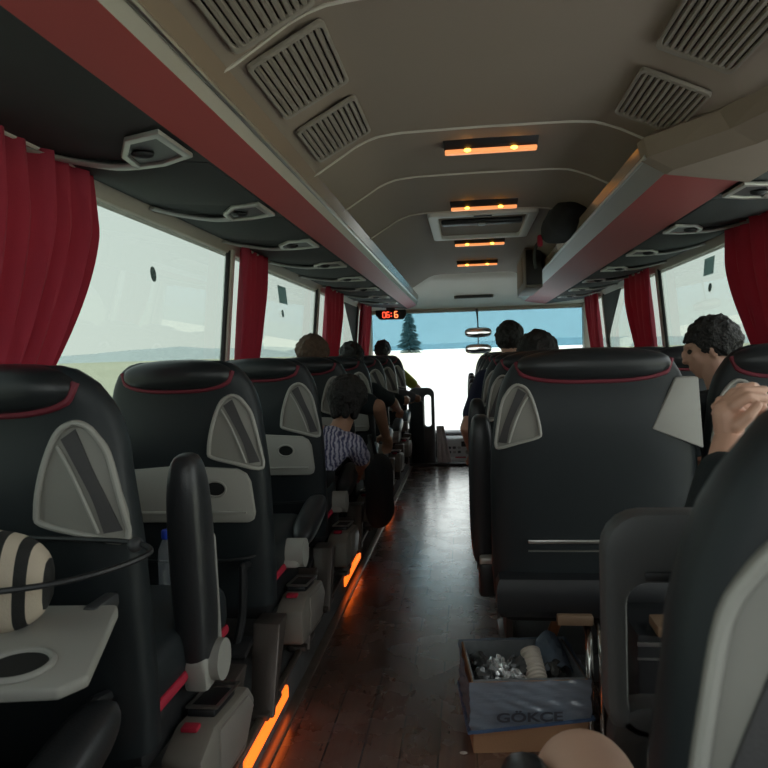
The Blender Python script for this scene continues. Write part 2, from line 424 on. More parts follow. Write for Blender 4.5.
# rear wall
bw_ = MB(); bw_.box((.1, Y0 - .03, .35), (2.9, .06, 1.5)); bw_.box((.1, Y0 - .03, 2.03), (2.9, .06, .40)); bw_.box((-1.22, Y0 - .03, 1.45), (.26, .06, .80)); bw_.box((1.44, Y0 - .03, 1.45), (.30, .06, .80))
struct(bw_.build('wall_back', 'wallgrey', smooth=False))
struct(MB().box((.1, Y0 - .03, 1.46), (2.40, .008, .76)).build('window_21', 'glass_front', smooth=False))  # unseen rear window, added to light the seat backs from behind

# ceiling: one lofted shell along the coach
prof = [(-1.22, .62), (-.62, .62), (-.52, .656), (-.41, .722), (-.36, .752), (-.30, .772), (-.22, .780), (.08, .783), (.38, .780), (.46, .774), (.54, .745), (.672, .68), (.76, .655), (1.0, .635), (1.45, .62)]
def ceil_z(x): return table(prof, x)
rings = []
for y, dz in ((Y0, 0), (1.5, 0), (3, 0), (5, 0), (6.95, 0)):
    rings.append([(x, y, z + H + dz) for x, z in prof] + [(x, y, z + H + .05) for x, z in prof[::-1]])
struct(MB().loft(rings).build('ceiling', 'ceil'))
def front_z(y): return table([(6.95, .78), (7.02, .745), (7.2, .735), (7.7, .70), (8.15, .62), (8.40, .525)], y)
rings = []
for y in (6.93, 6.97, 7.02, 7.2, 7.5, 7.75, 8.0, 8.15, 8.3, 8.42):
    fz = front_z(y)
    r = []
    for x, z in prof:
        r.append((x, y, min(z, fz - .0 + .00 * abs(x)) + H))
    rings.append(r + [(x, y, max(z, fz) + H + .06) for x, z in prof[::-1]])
struct(MB().loft(rings).build('trim_30', 'ceil_front_lit'))
# windscreen header and pillars
struct(MB().box((.11, 8.43, .515 + H), (2.62, .10, .045), .015).build('trim_31', 'wall'))
struct(MB().box((-1.19, 8.40, -.1 + H), (.12, .14, 1.36), .03).build('trim_32', 'pillar'))
struct(MB().box((1.41, 8.40, -.1 + H), (.13, .14, 1.36), .03).build('trim_33', 'pillar'))
struct(MB().box((.10, 8.47, -.62), (2.9, .08, 1.6)).build('wall_front', 'dashdark', smooth=False))
struct(MB().box((.11, 8.46, -.27 + H), (2.56, .012, 1.56)).build('window_20', 'glass_front', smooth=False))
o = MB().box((.11, 8.425, .285 + H), (2.50, .006, .46)).build('sun_strip', 'film', smooth=False)
tag(o, 'translucent blue sun strip across the top of the windscreen', 'sun shade')
# dark gussets in the front side windows
for side, X, y0, y1, nm in ((-1, XL, 6.75, 7.60, 'trim_34'), (1, XR, 6.40, 7.22, 'trim_35')):
    b = MB().prism([(X(.53) - side * .012, y0, .53 + H), (X(.53) - side * .012, y1, .53 + H), (X(.05) - side * .012, y1, .05 + H), (X(.2) - side * .012, lerp(y0, y1, .72), .2 + H)],
                   (side * .01, 0, 0))
    struct(b.build(nm, 'rubber', smooth=False))
# aluminium rail along the left platform, with amber lights let into it
b = MB(); b.box((-.652, 3.55, .055), (.022, 7.8, .11), .004); b.box((-.628, 3.55, .004), (.045, 7.8, .008), .003)
struct(b.build('trim_36', 'alu'))
for i, (y, l) in enumerate(((1.1, .5), (2.05, .46), (3.66, .50), (5.4, .4))):
    o = MB().box((-.640, y, .070), (.020, l, .045), .006).build('floor_light', 'amber_strip')
    tag(o, ['amber strip light in the floor rail, nearest the camera', 'amber strip light in the floor rail beside the first left seat base',
            'amber strip light in the floor rail beside the second left armrest', 'amber strip light in the floor rail farthest up the aisle'][i], 'floor light', 'amber floor rail lights')

# ------------------------------------------------------------------ ceiling fittings
for i, y in enumerate((2.66, 3.70, 4.92, 6.05)):
    zc = .781 + H
    t = thing('ceiling_lamp', ['amber courtesy lamp on the ceiling, nearest and largest of the row', 'amber ceiling lamp just behind the roof hatch',
                               'amber ceiling lamp just in front of the roof hatch', 'small amber ceiling lamp farthest from the camera'][i],
              'ceiling lamp', (.105, y, zc), 'amber ceiling lamps')
    MB().hexa([(-.170, -.020, -.034), (.170, -.020, -.034), (.170, .045, -.010), (-.170, .045, -.010), (-.174, -.045, .003), (.174, -.045, .003), (.174, .06, .003), (-.174, .06, .003)], .004).build('housing', 'black', t)
    MB().box((0, -.012, -.036), (.336, .034, .014), .004).build('lens', 'amber_lens', t)
    for sx in (-.085, .085):
        MB().sell((sx, -.026, -.035), (.014, .007, .007)).build('bulb', 'amber_spot', t)
# transverse seams
for i, y in enumerate((1.54, 2.48, 3.10, 3.90)):
    pts = [(x, y + .05 * max(0, (abs(x - .08) - .3)), ceil_z(x) + H - .002) for x in [(-.55 + 1.3 * k / 30) for k in range(31)]]
    struct(MB().tube(pts, .005, 6).build('trim_%d' % (40 + i), 'seam'))
# slatted vents on the coved sides
def vent(pts, label, ns):
    """pts: inner-near, inner-far, outer-far, outer-near"""
    a, b_, c, d = [Vector(p) for p in pts]; ctr = (a + b_ + c + d) / 4
    nrm = (b_ - a).cross(d - a).normalized()
    if nrm.z > 0: nrm = -nrm
    t = thing('ceiling_vent', label, 'vent', ctr, 'slatted air vents in the ceiling')
    A = [p - ctr for p in (a, b_, c, d)]
    def inset(k): return [p * k for p in A]
    def rnd(q, f=.055):
        out = []
        for i in range(4):
            p = q[i]; pr = q[i - 1]; nx = q[(i + 1) % 4]
            out += [p + (pr - p) * f, p + ((pr - p) + (nx - p)) * f * .3, p + (nx - p) * f]
        return out
    MB().frame(rnd(A), rnd(inset(.90)), nrm * .012, .003).build('frame', 'vent', t)
    MB().prism(rnd(inset(.92)), nrm * .001).build('shaft', 'vent_dark', t)
    for k in range(ns):
        u = (k + .6) / (ns + .2)
        q = inset(.90)
        p0 = q[0].lerp(q[3], u); p1 = q[1].lerp(q[2], u)
        w = (q[3] - q[0]).normalized(); h = (q[3] - q[0]).length / ns * .40
        e = (p1 - p0).normalized()
        MB().prism([p0 - w * h + nrm * .002, p0 + w * h + nrm * .002, p0 + w * h * .75 + nrm * .010, p0 - w * h * .35 + nrm * .012], p1 - p0).build('slat', 'vent', t)
def LC(t, y): return (lerp(-.30, -.52, t), y, lerp(.772, .656, t) + H - .004 + .012 * math.sin(PI * t) * 0)
def LCz(t, y):
    x = lerp(-.30, -.52, t); return (x, y, ceil_z(x) + H - .003)
for y0, y1, lb in ((2.05, 2.38, 'small slatted vent on the left ceiling cove, nearest the windscreen of three'),
                   (1.58, 1.94, 'slatted vent in the middle of the three on the left ceiling cove'),
                   (1.14, 1.51, 'slatted vent cut by the top of the photo on the left ceiling cove')):
    vent([LCz(.03, y0), LCz(.03, y1), LCz(.86, y1), LCz(.86, y0)], lb, 10)
def RCz(x, y): return (x, y, ceil_z(x) + H - .003)
for y0, y1, lb in ((1.99, 2.34, 'small slatted vent on the right ceiling cove, farther of the two'), (1.30, 1.86, 'large slatted vent on the right ceiling cove at the top of the photo')):
    vent([RCz(.488, y0), RCz(.488, y1), RCz(.672, y1), RCz(.672, y0)], lb, 10)
# roof hatch
t = thing('roof_hatch', 'pale framed roof hatch with dark recess in the middle of the ceiling', 'hatch', (.105, 4.34, .78 + H))
def rr(hx, hy, z, r, dx=0, dy=0):
    o = []
    for cx, cy, a0 in ((hx - r, hy - r, 0), (-hx + r, hy - r, 90), (-hx + r, -hy + r, 180), (hx - r, -hy + r, 270)):
        for k in range(5):
            a = math.radians(a0 + 90 * k / 4); o.append((cx + r * math.cos(a) + dx, cy + r * math.sin(a) + dy, z))
    return o
MB().frame(rr(.305, .42, -.022, .03), rr(.25, .36, -.022, .03), (0, 0, .026), .005).build('frame', 'hatchframe', t)
MB().prism(rr(.25, .355, .0, .03), (0, 0, .003)).build('panel', 'ceil', t)
MB().box((0, -.16, -.012), (.47, .09, .03), .012).build('handle_bar', 'black', t)
MB().box((0, -.17, -.030), (.04, .05, .012), .004).build('latch', 'bezel', t)
MB().box((0, -.385, -.024), (.10, .025, .006), .002).build('label_plate', 'darkgrey', t)
# front header vent
t = thing('header_vent', 'dark slotted vent above the windscreen', 'vent', (.09, 8.02, .655 + H))
MB().box((0, -.01, -.012), (.44, .05, .055), .01).build('housing', 'vent', t)
for k in range(3): MB().box((0, -.04, -.030 + .014 * k), (.40, .012, .008)).build('slat', 'darkgrey', t)

# ------------------------------------------------------------------ luggage racks
def rack(side, e, lip, st, y0, y1, units, label):
    """e: inner red edge (x,z), lip etc. relative to the eye"""
    red_o, red_i = e
    t = thing('luggage_rack', label, 'luggage rack', (red_i[0], y0, H + red_i[1]), 'overhead luggage racks')
    ox, oy, oz = t.location
    def slab(p, q, th, nm, m, parent=t, r=.0, ya=y0, yb=y1):
        p, q = Vector((p[0] - ox, 0, p[1] + H - oz)), Vector((q[0] - ox, 0, q[1] + H - oz))
        d = (q - p).normalized(); n = Vector((-d.z, 0, d.x))
        if n.z < 0: n = -n
        a, b_ = Vector((0, ya - oy, 0)), Vector((0, yb - oy, 0))
        return MB().hexa([p + a, q + a, q + b_, p + b_, p + a + n * th, q + a + n * th, q + b_ + n * th, p + b_ + n * th], r).build(nm, m, parent, smooth=False)
    wtop = (XL(.58) + .02 if side < 0 else XR(.58) - .02, .582)
    slab(red_o, wtop, .02, 'underside', 'under')
    slab(red_i, red_o, .02, 'bottom_panel', 'red_panel')
    # fascia: a stepped, slightly rolled silver band
    slab(st, red_i, .012, 'edge_trim', 'fascia')
    slab(lip, st, .012, 'front_flap', 'lip')
    b = MB().tube([(st[0] - ox - side * .004, y0 - oy, st[1] + H - oz), (st[0] - ox - side * .004, y1 - oy, st[1] + H - oz)], .008, 8)
    b.build('bead', 'steel', t)
    # end caps
    for yy in (y0, y1 - .012):
        P = [lip, st, red_i, red_o, wtop, (wtop[0], .61), (lip[0] + side * .1, lip[1])]
        MB().prism([(p[0] - ox, yy - oy, p[1] + H - oz) for p in P], (0, .012, 0)).build('end_cap', 'darkgrey', t, smooth=False)
    # service units along the underside
    x_in = red_o[0]; sp = wtop[0] - x_in
    zf = lambda x: red_o[1] + (x - x_in) / sp * (wtop[1] - red_o[1])
    for yc in units:
        def U(f, y, dn=.006): 
            x = x_in + sp * f; return Vector((x - ox, yc + y - oy, zf(x) + H - oz - dn))
        poly = [U(.27, -.12), U(.02, -.19), U(.015, .01), U(.265, .11), U(.49, .16), U(.45, .03)]
        c = sum(poly, Vector()) / 6
        u = MB().frame(poly, [c + (p - c) * .76 for p in poly], (0, 0, -.012), .003).build('service_unit', 'bezel', t)
        MB().prism([c + (p - c) * .8 + Vector((0, 0, .002)) for p in poly], (0, 0, -.006)).build('grille', 'darkgrey', u, smooth=False)
        MB().sell(c + Vector((side * .02, 0, -.008)), (.03, .022, .012)).build('reading_light', 'black', u)
        strip = spline([U(.46, .13, .012), U(.6, .135, .016), U(.78, .10, .014), U(.93, .03, .012), U(.985, -.03, .01)], 5)
        MB().tube(strip, .011, 8, flat=3.0, rr=[.0085 - .003 * k / len(strip) for k in range(len(strip))], up=(0, 0, 1)).build('arm_trim', 'bezel', u)
        # bulged dark fabric panel between the units
        rings = []
        for k in range(9):
            yy = .16 + .58 * k / 8; s_ = math.sin(PI * k / 8) ** .5
            rings.append([U(.02 + .95 * j / 8, yy - .04, .002 + .022 * s_ * math.sin(PI * j / 8) ** .6) for j in range(9)] +
                         [U(.97 - .95 * j / 8, yy - .04, -.004) for j in range(9)])
        MB().loft(rings).build('fabric_panel', 'under', t)
    return t
rack(-1, ((-.682, .542), (-.572, .580)), (-.520, .656), (-.558, .618), Y0 + .02, 8.30, [1.75 + .78 * k for k in range(0, 8)],
     'long left overhead luggage rack with red underside strip above the single seats')
rack(1, ((.910, .542), (.672, .580)), (.580, .664), (.596, .618), 2.38, 8.30, [2.64 + .765 * k for k in range(7)],
     'right overhead luggage rack with red underside strip above the double seats')
# casing that closes the right rack towards the camera
t = thing('duct_casing', 'beige ceiling casing closing the near end of the right luggage rack', 'casing', (.8, 1.5, .62 + H))
P = [(.76, .70), (.668, .64), (.672, .575), (.93, .535), (1.02, .60), (1.02, .66)]
rg = []
Q = [(.66, .72), (.572, .672), (.586, .612), (.664, .566), (.922, .526), (1.0, .64)]
P = [(.82, .70), (.80, .655), (.84, .605), (.91, .56), (.96, .545), (1.02, .66)]
for y, f in ((-.6, 0), (.6, 0), (1.5, 0), (1.85, .06), (2.1, .35), (2.27, .75), (2.36, .97), (2.42, 1)): rg.append([(lerp(p[0], q[0], f) - .8, y - 1.5, lerp(p[1], q[1], f) - .62) for p, q in zip(P, Q)])
MB().loft(rg).build('shell', 'ceil', t, smooth=False)
o = MB().hexa([(.95, -.6, .555 + H), (1.37, -.6, .578 + H), (1.37, 2.38, .578 + H), (.93, 2.38, .548 + H), (.95, -.6, .60 + H), (1.37, -.6, .62 + H), (1.37, 2.38, .62 + H), (.93, 2.38, .60 + H)]).build('underside_panel', 'under', smooth=False)
tag(o, 'dark fabric panel under the beige casing beside the right window', 'panel')
# dark bag and monitor on the right rack
t = thing('rucksack', 'black rucksack bulging over the lip of the right luggage rack', 'bag', (.56, 4.05, .664 + H))
b = MB().sell((.0, .0, .045), (.115, .44, .085), (2.6, 2.3), 28, 16)
for v in b.bm.verts: v.co += Vector(noise.noise_vector(v.co * 9)) * .012
b.build('body', 'blackcloth', t)
MB().tube(spline([(-.09, .36, .02), (-.125, .40, -.03), (-.13, .42, -.09), (-.12, .43, -.15)], 5), .014, 6, flat=.4).build('strap', 'black', t)
MB().box((-.105, .30, .0), (.03, .05, .07), .01).build('red_tag', 'red_fab', t)
t = thing('monitor_housing', 'beige sided monitor box hanging from the ceiling by the right rack', 'monitor', (.50, 5.7, .77 + H))
MB().hexa([(-.06, -.40, -.30), (.07, -.40, -.30), (.07, .40, -.30), (-.06, .40, -.30), (-.06, -.36, .0), (.07, -.36, .0), (.07, .36, .0), (-.06, .36, .0)], .012).build('case', 'taupe', t)
MB().box((.005, -.392, -.15), (.115, .03, .26), .008, rot=(-.13, 0, 0)).build('rear_cover', 'black', t)
MB().box((-.063, .05, -.15), (.01, .5, .2), .004).build('side_panel', 'ceil', t)

# digital clock
t = thing('digital_clock', 'black digital clock with red figures hanging under the left rack end', 'clock', (-.875, 8.15, .475 + H))
MB().prism([(-.18, 0, .055), (.18, 0, .055), (.185, 0, -.01), (.15, 0, -.058), (-.13, 0, -.058), (-.175, 0, -.01)], (0, .07, 0), .012).build('case', 'black', t)
MB().box((0, .03, .065), (.1, .05, .03), .004).build('bracket', 'darkgrey', t)
SEG = {'0': 'abcdef', '6': 'acdefg', '5': 'acdfg', '1': 'bc'}
def digit(ch, x, w, h, m, z=-.002):
    g = MB(); tk = w * .22
    d = {'a': (0, h / 2, 1), 'g': (0, 0, 1), 'd': (0, -h / 2, 1), 'f': (-w / 2, h / 4, 0), 'b': (w / 2, h / 4, 0), 'e': (-w / 2, -h / 4, 0), 'c': (w / 2, -h / 4, 0)}
    for s_ in SEG[ch]:
        px, pz, hz = d[s_]
        g.box((x + px, -.003, z + pz), (w * .86, .004, tk) if hz else (tk, .004, h * .43), .0015)
    return g.build('digit', m, t)
digit('0', -.075, .034, .062, 'red_led'); digit('6', -.030, .034, .062, 'red_led'); digit('6', .066, .036, .068, 'orange_led')
g = MB(); g.box((.010, -.003, .014), (.010, .004, .012), .002); g.box((.010, -.003, -.020), (.010, .004, .012), .002)
g.build('colon', 'red_led', t)

# rear view mirrors
for i, (x, y, z, lb) in enumerate(((.135, 8.2, .235, 'interior mirror hanging on a black rod from the windscreen header'), (.135, 8.34, .045, 'second interior mirror below the upper one at the windscreen'))):
    t = thing('rear_view_mirror', lb, 'mirror', (x, y, z + H), 'windscreen mirrors')
    MB().sell((0, .012, 0), (.155, .02, .058), (4, 3), 28, 10).build('case', 'darkgrey', t)
    MB().sell((0, -.004, 0), (.148, .008, .050), (5, 3), 28, 10).build('mirror_glass', 'mirrorglass', t)
    if i == 0: MB().tube([(0, .02, .04), (-.005, .03, .18), (-.01, .05, .275)], .010, 8, rr=[.008, .009, .016]).build('rod', 'black', t)
    else: MB().tube([(0, .02, .04), (0, .04, .12), (0, .075, .18)], .007, 8).build('rod', 'black', t)

# ------------------------------------------------------------------ seats
SN = 3.2
HWT = [(-.005, .50), (.004, .62), (.03, .75), (.077, .845), (.11, .885), (.165, .93), (.29, .985), (.40, 1.0), (.70, 1.0), (.84, .97)]
TYT = [(-.005, .012), (.01, .035), (.04, .055), (.10, .066), (.30, .072), (.84, .075)]
ZT = 1.095         # shell top above the platform
class Shell:
    def __init__(s, HW): s.HW = HW
    def hw(s, z): return table(HWT, ZT - z) * s.HW
    def ty(s, z): return table(TYT, ZT - z)
    def yc(s, z): d = ZT - z; return .078 + (d - .35) * .10 + (.02 * math.exp(-((d - .12) / .08) ** 2))
    def rear(s, x, z):
        q = min(abs(x / s.hw(z)), .999)
        return s.yc(z) - s.ty(z) * (1 - q ** SN) ** (1 / SN)
    def rings(s, z0=.27):
        out = []
        ds = [-.005, .0, .004, .01, .02, .035, .05, .07, .09, .12, .16, .2, .25, .32, .4, .5, .6, .7, ZT - z0]
        for d in ds[::-1]:
            z = ZT - d; r = []
            for k in range(44):
                a = 2 * PI * k / 44; c, q = math.cos(a), math.sin(a)
                r.append((s.hw(z) * math.copysign(abs(c) ** (2 / SN), c), s.yc(z) + s.ty(z) * math.copysign(abs(q) ** (2 / SN), q), z))
            out.append(r)
        return out
SAIL = [(.46, 1.0), (.60, .97), (.72, .87), (.83, .73), (.92, .46), (.99, .16), (1.0, .06), (.93, 0), (.5, .09), (.05, .18), (0, .27), (.06, .52), (.17, .79), (.29, .94)]
def seat_parts(root, HW, aisle, tray, raised, plain_handle=False, kick=False):
    """aisle: +1 when the aisle lies on the +x side of the seat, -1 on the -x side"""
    sh = Shell(HW)
    MB().loft(sh.rings(.27 if not kick else .30)).build('backrest', 'leather', root)
    # headrest roll over the top edge
    hx, hz, hy, hcz = HW * (.68 if aisle > 0 else .74), .054, .080, ZT - .043
    hcy = sh.yc(hcz) - .006
    MB().sell((0, hcy, hcz), (hx, hy, hz), (3.0, 2.4), 40, 20).build('headrest', 'leather_top', root)
    def cap_rear(x, z):
        b = 1 - abs((z - hcz) / hz) ** 2.4
        if b <= 0: return 9
        ca = b ** (1 / 2.4)
        q = abs(x / (hx * ca)) if ca > 1e-3 else 9
        return 9 if q >= 1 else hcy - hy * ca * (1 - q ** 3) ** (1 / 3)
    pts = []
    for k in range(33):
        x = hx * .985 * (-1 + 2 * k / 32); hit = None
        for j in range(400):
            z = hcz + .02 - j * .0003
            if cap_rear(x, z) > sh.rear(x, z) - .0005 and j > 0 and cap_rear(x, z + .0003) < 8: hit = z; break
        if hit: pts.append((x, sh.rear(x, hit) - .001, hit))
    if len(pts) > 4:
        # carry the piping up round both ends
        MB().tube(spline(pts, 2), .0085, 8).build('piping', 'red_pipe', root)
    # handle pocket(s)
    def pocket(sd, plain):
        w, h = (.172 if aisle > 0 else .14), (.25 if aisle > 0 else .205)
        zb = ZT - (.355 if aisle > 0 else .30)
        xo = HW * (.985 if aisle > 0 else .95)
        def at(u, v, off):
            z = zb + v * h; x = sd * (xo - w * (1 - u)); x = max(-sh.hw(z) * .985, min(sh.hw(z) * .985, x)); return Vector((x, sh.rear(x, z) - off, z))
        if plain:
            A = []
            for u, v in ((-.02, .28), (.48, 1.04), (.93, 1.04), (.99, -.02)):
                z = zb + v * h; A.append(Vector((sd * (HW - .15 * (1 - u)), sh.rear(HW * .8, z) - .016, z)))
            b = MB().hexa([p + Vector((0, .05, 0)) for p in A] + A, .006); b.build('handle_cover', 'pale', root); return
        poly = spline([(u, v, 0) for u, v in SAIL], 3, True)
        n = len(poly); c = Vector((.5, .4, 0)); b = MB(); rg = []
        for f, off in ((1.0, -.004), (1.0, .008), (.94, .010), (.90, .003), (.6, .002), (.3, .002), (.02, .002)):
            rg.append([at(c.x + (p.x - c.x) * f, c.y + (p.y - c.y) * f, off) for p in poly])
        hp = b.loft(rg, True, True).build('handle_pocket', 'pale_in', root)
        rim = [at(c.x + (p.x - c.x) * .965, c.y + (p.y - c.y) * .965, .009) for p in poly]
        MB().tube(rim, .0062 if aisle > 0 else .005, 8, True).build('rim', 'pale', hp)
        ridge = spline([at(.26, .80, .006), at(.42, .62, .008), at(.58, .36, .009), at(.70, .10, .008)], 6)
        MB().tube(ridge, .004, 6).build('ridge', 'pale', hp)
        s0 = [at(.30, .85, .005), at(.49, .62, .006), at(.66, .36, .006), at(.75, .09, .005)]
        s1 = [at(.47, .93, .005), at(.63, .66, .006), at(.80, .38, .006), at(.93, .10, .005)]
        a, e = spline(s0, 5), spline(s1, 5)
        MB().loft([[p, q, q + Vector((0, .004, 0)), p + Vector((0, .004, 0))] for p, q in zip(a, e)]).build('strap', 'strap', hp)
    pocket(aisle, False)
    if aisle < 0: pocket(-aisle, plain_handle)
    # tray table
    if tray == 'closed':
        z0, z1 = ZT - .525, ZT - .335
        hx2 = HW * .93
        P = [(-hx2 * .97, z0 + .03), (-hx2 * .90, z0), (hx2 * .87, z0 + .0), (hx2 * .93, z0 + .008), (hx2 * .955, z0 + .03), (hx2 * .92, z1 - .055), (hx2 * .87, z1 - .028), (hx2 * .76, z1 - .012), (0, z1), (-hx2 * .80, z1 - .015), (-hx2 * .93, z1 - .05)]
        P = [(x, z) for x, z in P]
        yb = min(sh.rear(0, z0), sh.rear(0, z1))
        lean = (sh.rear(0, z1) - sh.rear(0, z0)) / (z1 - z0)
        yp = lambda z: sh.rear(0, z0) + (z - z0) * lean - .016
        tr = MB().prism([(x, yp(z), z) for x, z in P], (0, .022, 0), .005).build('tray_table', 'pale', root)
        cx, cz = aisle * HW * .44, lerp(z0, z1, .60)
        cup = [(cx + .036 * math.cos(2 * PI * k / 24), yp(cz + .026 * math.sin(2 * PI * k / 24)) - .0015, cz + .026 * math.sin(2 * PI * k / 24)) for k in range(24)]
        MB().prism(cup, (0, .004, 0)).build('cup_holder', 'hole', tr, smooth=False)
        MB().tube([(p[0], p[1] - .001, p[2]) for p in cup], .004, 6, True).build('cup_ring', 'pale', tr)
        MB().tube([(-hx2 * .86, yp(z0 + .035) - .003, z0 + .035), (hx2 * .86, yp(z0 + .035) - .003, z0 + .035)], .005, 6).build('ridge', 'pale', tr)
        # net pocket rim and pouch
        z2 = ZT - .64
        MB().tube(spline([(-HW * .85, sh.rear(0, z2), z2), (-HW * .6, sh.rear(0, z2) - .035, z2 - .005), (0, sh.rear(0, z2) - .05, z2 - .008), (HW * .6, sh.rear(0, z2) - .035, z2 - .005), (HW * .85, sh.rear(0, z2), z2)], 6), .005, 6).build('pocket_rim', 'black', root)
    if kick:
        z = ZT - .595
        MB().box((.0, sh.rear(0, z) - .006, z), (HW * 1.30, .012, .012), .003).build('steel_strip', 'steel', root)
        MB().box((.0, sh.rear(0, z) - .004, z - .030), (HW * 1.30, .008, .004)).build('thin_strip', 'steel', root)
        rg = []
        for zz, hw_, y0_ in ((.25, .86, .05), (.262, .93, .01), (.29, .97, -.012), (.36, .97, -.012), (.385, .94, .0), (.395, .85, .03)):
            rg.append([(HW * hw_ * c, y0_ if k in (0, 1, 2, 3) else .12, zz) for k, c in enumerate((-1, -.9, .9, 1))] + [(HW * hw_, .16, zz), (-HW * hw_, .16, zz)])
        MB().loft(rg).build('lower_shell', 'black', root)
        MB().box((-.075, -.018, .268), (.11, .03, .032), .006).build('foot_block', 'woodblock', root)
    # cushion and pan
    cz = .40
    MB().box((0, .36, cz), (HW * 1.94, .52, .14), .045, 3).build('cushion', 'leather', root)
    MB().box((0, .345, cz - .055), (HW * 1.965, .50, .03), .012).build('cushion_band', 'red_fab', root)
    MB().box((0, .33, .27), (HW * 1.8, .46, .13), .03).build('seat_pan', 'black', root)
    for sx in (-1, 1):
        x = sx * HW * .80 if (sx != aisle or aisle < 0) else sx * (HW + .005)
        for q in ((.0, .50) if aisle > 0 else (.30, .42)):
            b = MB()
            if aisle > 0:
                b.hexa([(x - .03, -.14 + q, 0), (x + .045, -.14 + q, 0), (x + .045, -.12 + q, 0), (x - .03, -.12 + q, 0), (x - .055, .0 + q, .24), (x + .035, .0 + q, .24), (x + .035, .10 + q, .24), (x - .055, .10 + q, .24)], .005)
                b.box((x, -.08 + q, .010), (.07, .16, .02), .005)
            else:
                b.hexa([(x - .012, .05 + q, 0), (x + .012, .05 + q, 0), (x + .012, .19 + q, 0), (x - .012, .19 + q, 0), (x - .012, .02 + q, .24), (x + .012, .02 + q, .24), (x + .012, .13 + q, .24), (x - .012, .13 + q, .24)], .004)
                b.box((x, .12 + q, .010), (.07, .19, .02), .005)
            b.build('leg', 'legmetal', root)
    # aisle side console with red button
    ax = aisle * (HW + .022)
    if HW == .265: cs = None            # window seats share the armrest of their neighbour
    elif aisle > 0:
        cs = MB().prism([(ax - .045, .16, .10), (ax - .045, .46, .07), (ax - .045, .55, .17), (ax - .045, .50, .225), (ax - .045, .25, .25), (ax - .045, .16, .215)],
                        (.10, 0, 0), .014).build('side_console', 'taupe', root)
        MB().prism([(ax + .052, .26, .11), (ax + .052, .45, .10), (ax + .052, .52, .165), (ax + .052, .48, .21), (ax + .052, .27, .23)], (.008, 0, 0), .004).build('cover_plate', 'consplate', cs)
        MB().box((ax, .235, .252), (.04, .03, .012), .004).build('recline_button', 'red_fab', cs)
        MB().box((ax, .37, .245), (.07, .15, .02), .006, rot=(-.1, 0, 0)).build('cup_tray', 'black', cs)
        MB().frame([(ax - .04, .30, .262), (ax + .04, .30, .262), (ax + .04, .47, .246), (ax - .04, .47, .246)], [(ax - .033, .31, .262), (ax + .033, .31, .262), (ax + .033, .46, .246), (ax - .033, .46, .246)], (0, 0, .006)).build('tray_rim', 'steel', cs)
    else:
        cs = MB().box((ax + .01, .33, .30), (.06, .18, .12), .014).build('side_console', 'black', root)
        MB().box((ax + .008, .33, .365), (.05, .16, .03), .008).build('cover_plate', 'fascia', cs)
    # armrests, both sides (aisle one raised or lowered)
    for sd in (aisle, -aisle):
        if HW == .265 and sd == aisle: continue
        x = sd * (HW + .008) if sd == aisle else sd * (HW - .06)
        if raised and sd == aisle:
            ar = MB().sell((x - (.004 if aisle > 0 else .016), .33, .605), (.046, .062, .275), (3.2, 3.6), 24, 20, rot=(.06, 0, 0)).build('armrest', 'pad', root)
            hg = MB().prism([(x - .028, .30, .30), (x - .028, .40, .30), (x - .028, .42, .40), (x - .028, .405, .66), (x - .028, .385, .68), (x - .028, .35, .42), (x - .028, .29, .38)], (.06, 0, 0), .012).build('armrest_bracket', 'pale' if aisle > 0 else 'darkgrey', ar)
            MB().tube([(x - .04, .36, .36), (x + .055, .36, .36)], .05, 20).build('hinge_cover', 'pale' if aisle > 0 else 'darkgrey', ar)
        else:
            z = .385
            ar = MB().sell((x + .012 * sd, .56, .452), (.047, .20, .045), (3.2, 2.6), 24, 14, rot=(.22, 0, 0)).build('armrest', 'pad', root)
            MB().prism([(x - .035, .26, .34), (x - .035, .36, .33), (x - .035, .43, .37), (x - .035, .72, .445), (x - .035, .72, .465), (x - .035, .36, .42), (x - .035, .28, .43)], (.07, 0, 0), .014).build('armrest_bracket', 'pale', ar)
            MB().tube([(x - .045, .315, .385), (x + .05, .315, .385)], .052, 20).build('hinge_cover', 'pale', ar)
    # footrest under the back
    b = MB()
    if not kick:
        for sx in (-.75, .75): b.tube(spline([(sx * HW, .04, .42), (sx * HW, -.015, .43), (sx * HW, -.02, .40), (sx * HW * .98, -.03, .28), (sx * HW * .9, -.05, .19)], 4), .014, 8)
        b.box((0, -.06, .185), (HW * 1.7, .10, .022), .008, rot=(.2, 0, 0))
        b.build('footrest', 'black', root)
    return sh

PLAT = .10
LX = -.945
LY = [.394 + .893 * k for k in range(9)]
ORD = ['', 'first', 'second', 'third', 'fourth', 'fifth', 'sixth', 'seventh', 'eighth']
LLAB = {0: 'single black seat beside the camera, only its armrest in the lower left corner',
        1: 'single black leather seat nearest on the left with its tray table folded down',
        2: 'single black seat on the left with a bottle in its net and pale closed tray',
        3: 'single black seat on the left with the child leaning out beside it',
        4: 'single black seat on the left carrying the balding man',
        5: 'single black seat on the left, directly ahead of the balding man',
        6: 'single black seat on the left, second ahead of the balding man',
        7: 'single black seat on the left, directly behind the frontmost left seat',
        8: 'front single black seat on the left carrying the person in olive green'}
GL = 'single seats along the left windows'
s1 = thing('coach_seat', LLAB[1], 'seat', (LX - .014, LY[1], PLAT), GL)
SH_L = seat_parts(s1, .28, 1, 'open', True)
s2 = thing('coach_seat', LLAB[2], 'seat', (LX, LY[2], PLAT), GL)
seat_parts(s2, .28, 1, 'closed', False)
for k in (0, 3, 4, 5, 6, 7, 8):
    c = copy_tree(s2); c.location = (LX, LY[k], PLAT); c['label'] = LLAB[k]
RY = [2.20 + .893 * k for k in range(7)]
RX, RWX = .385, .98
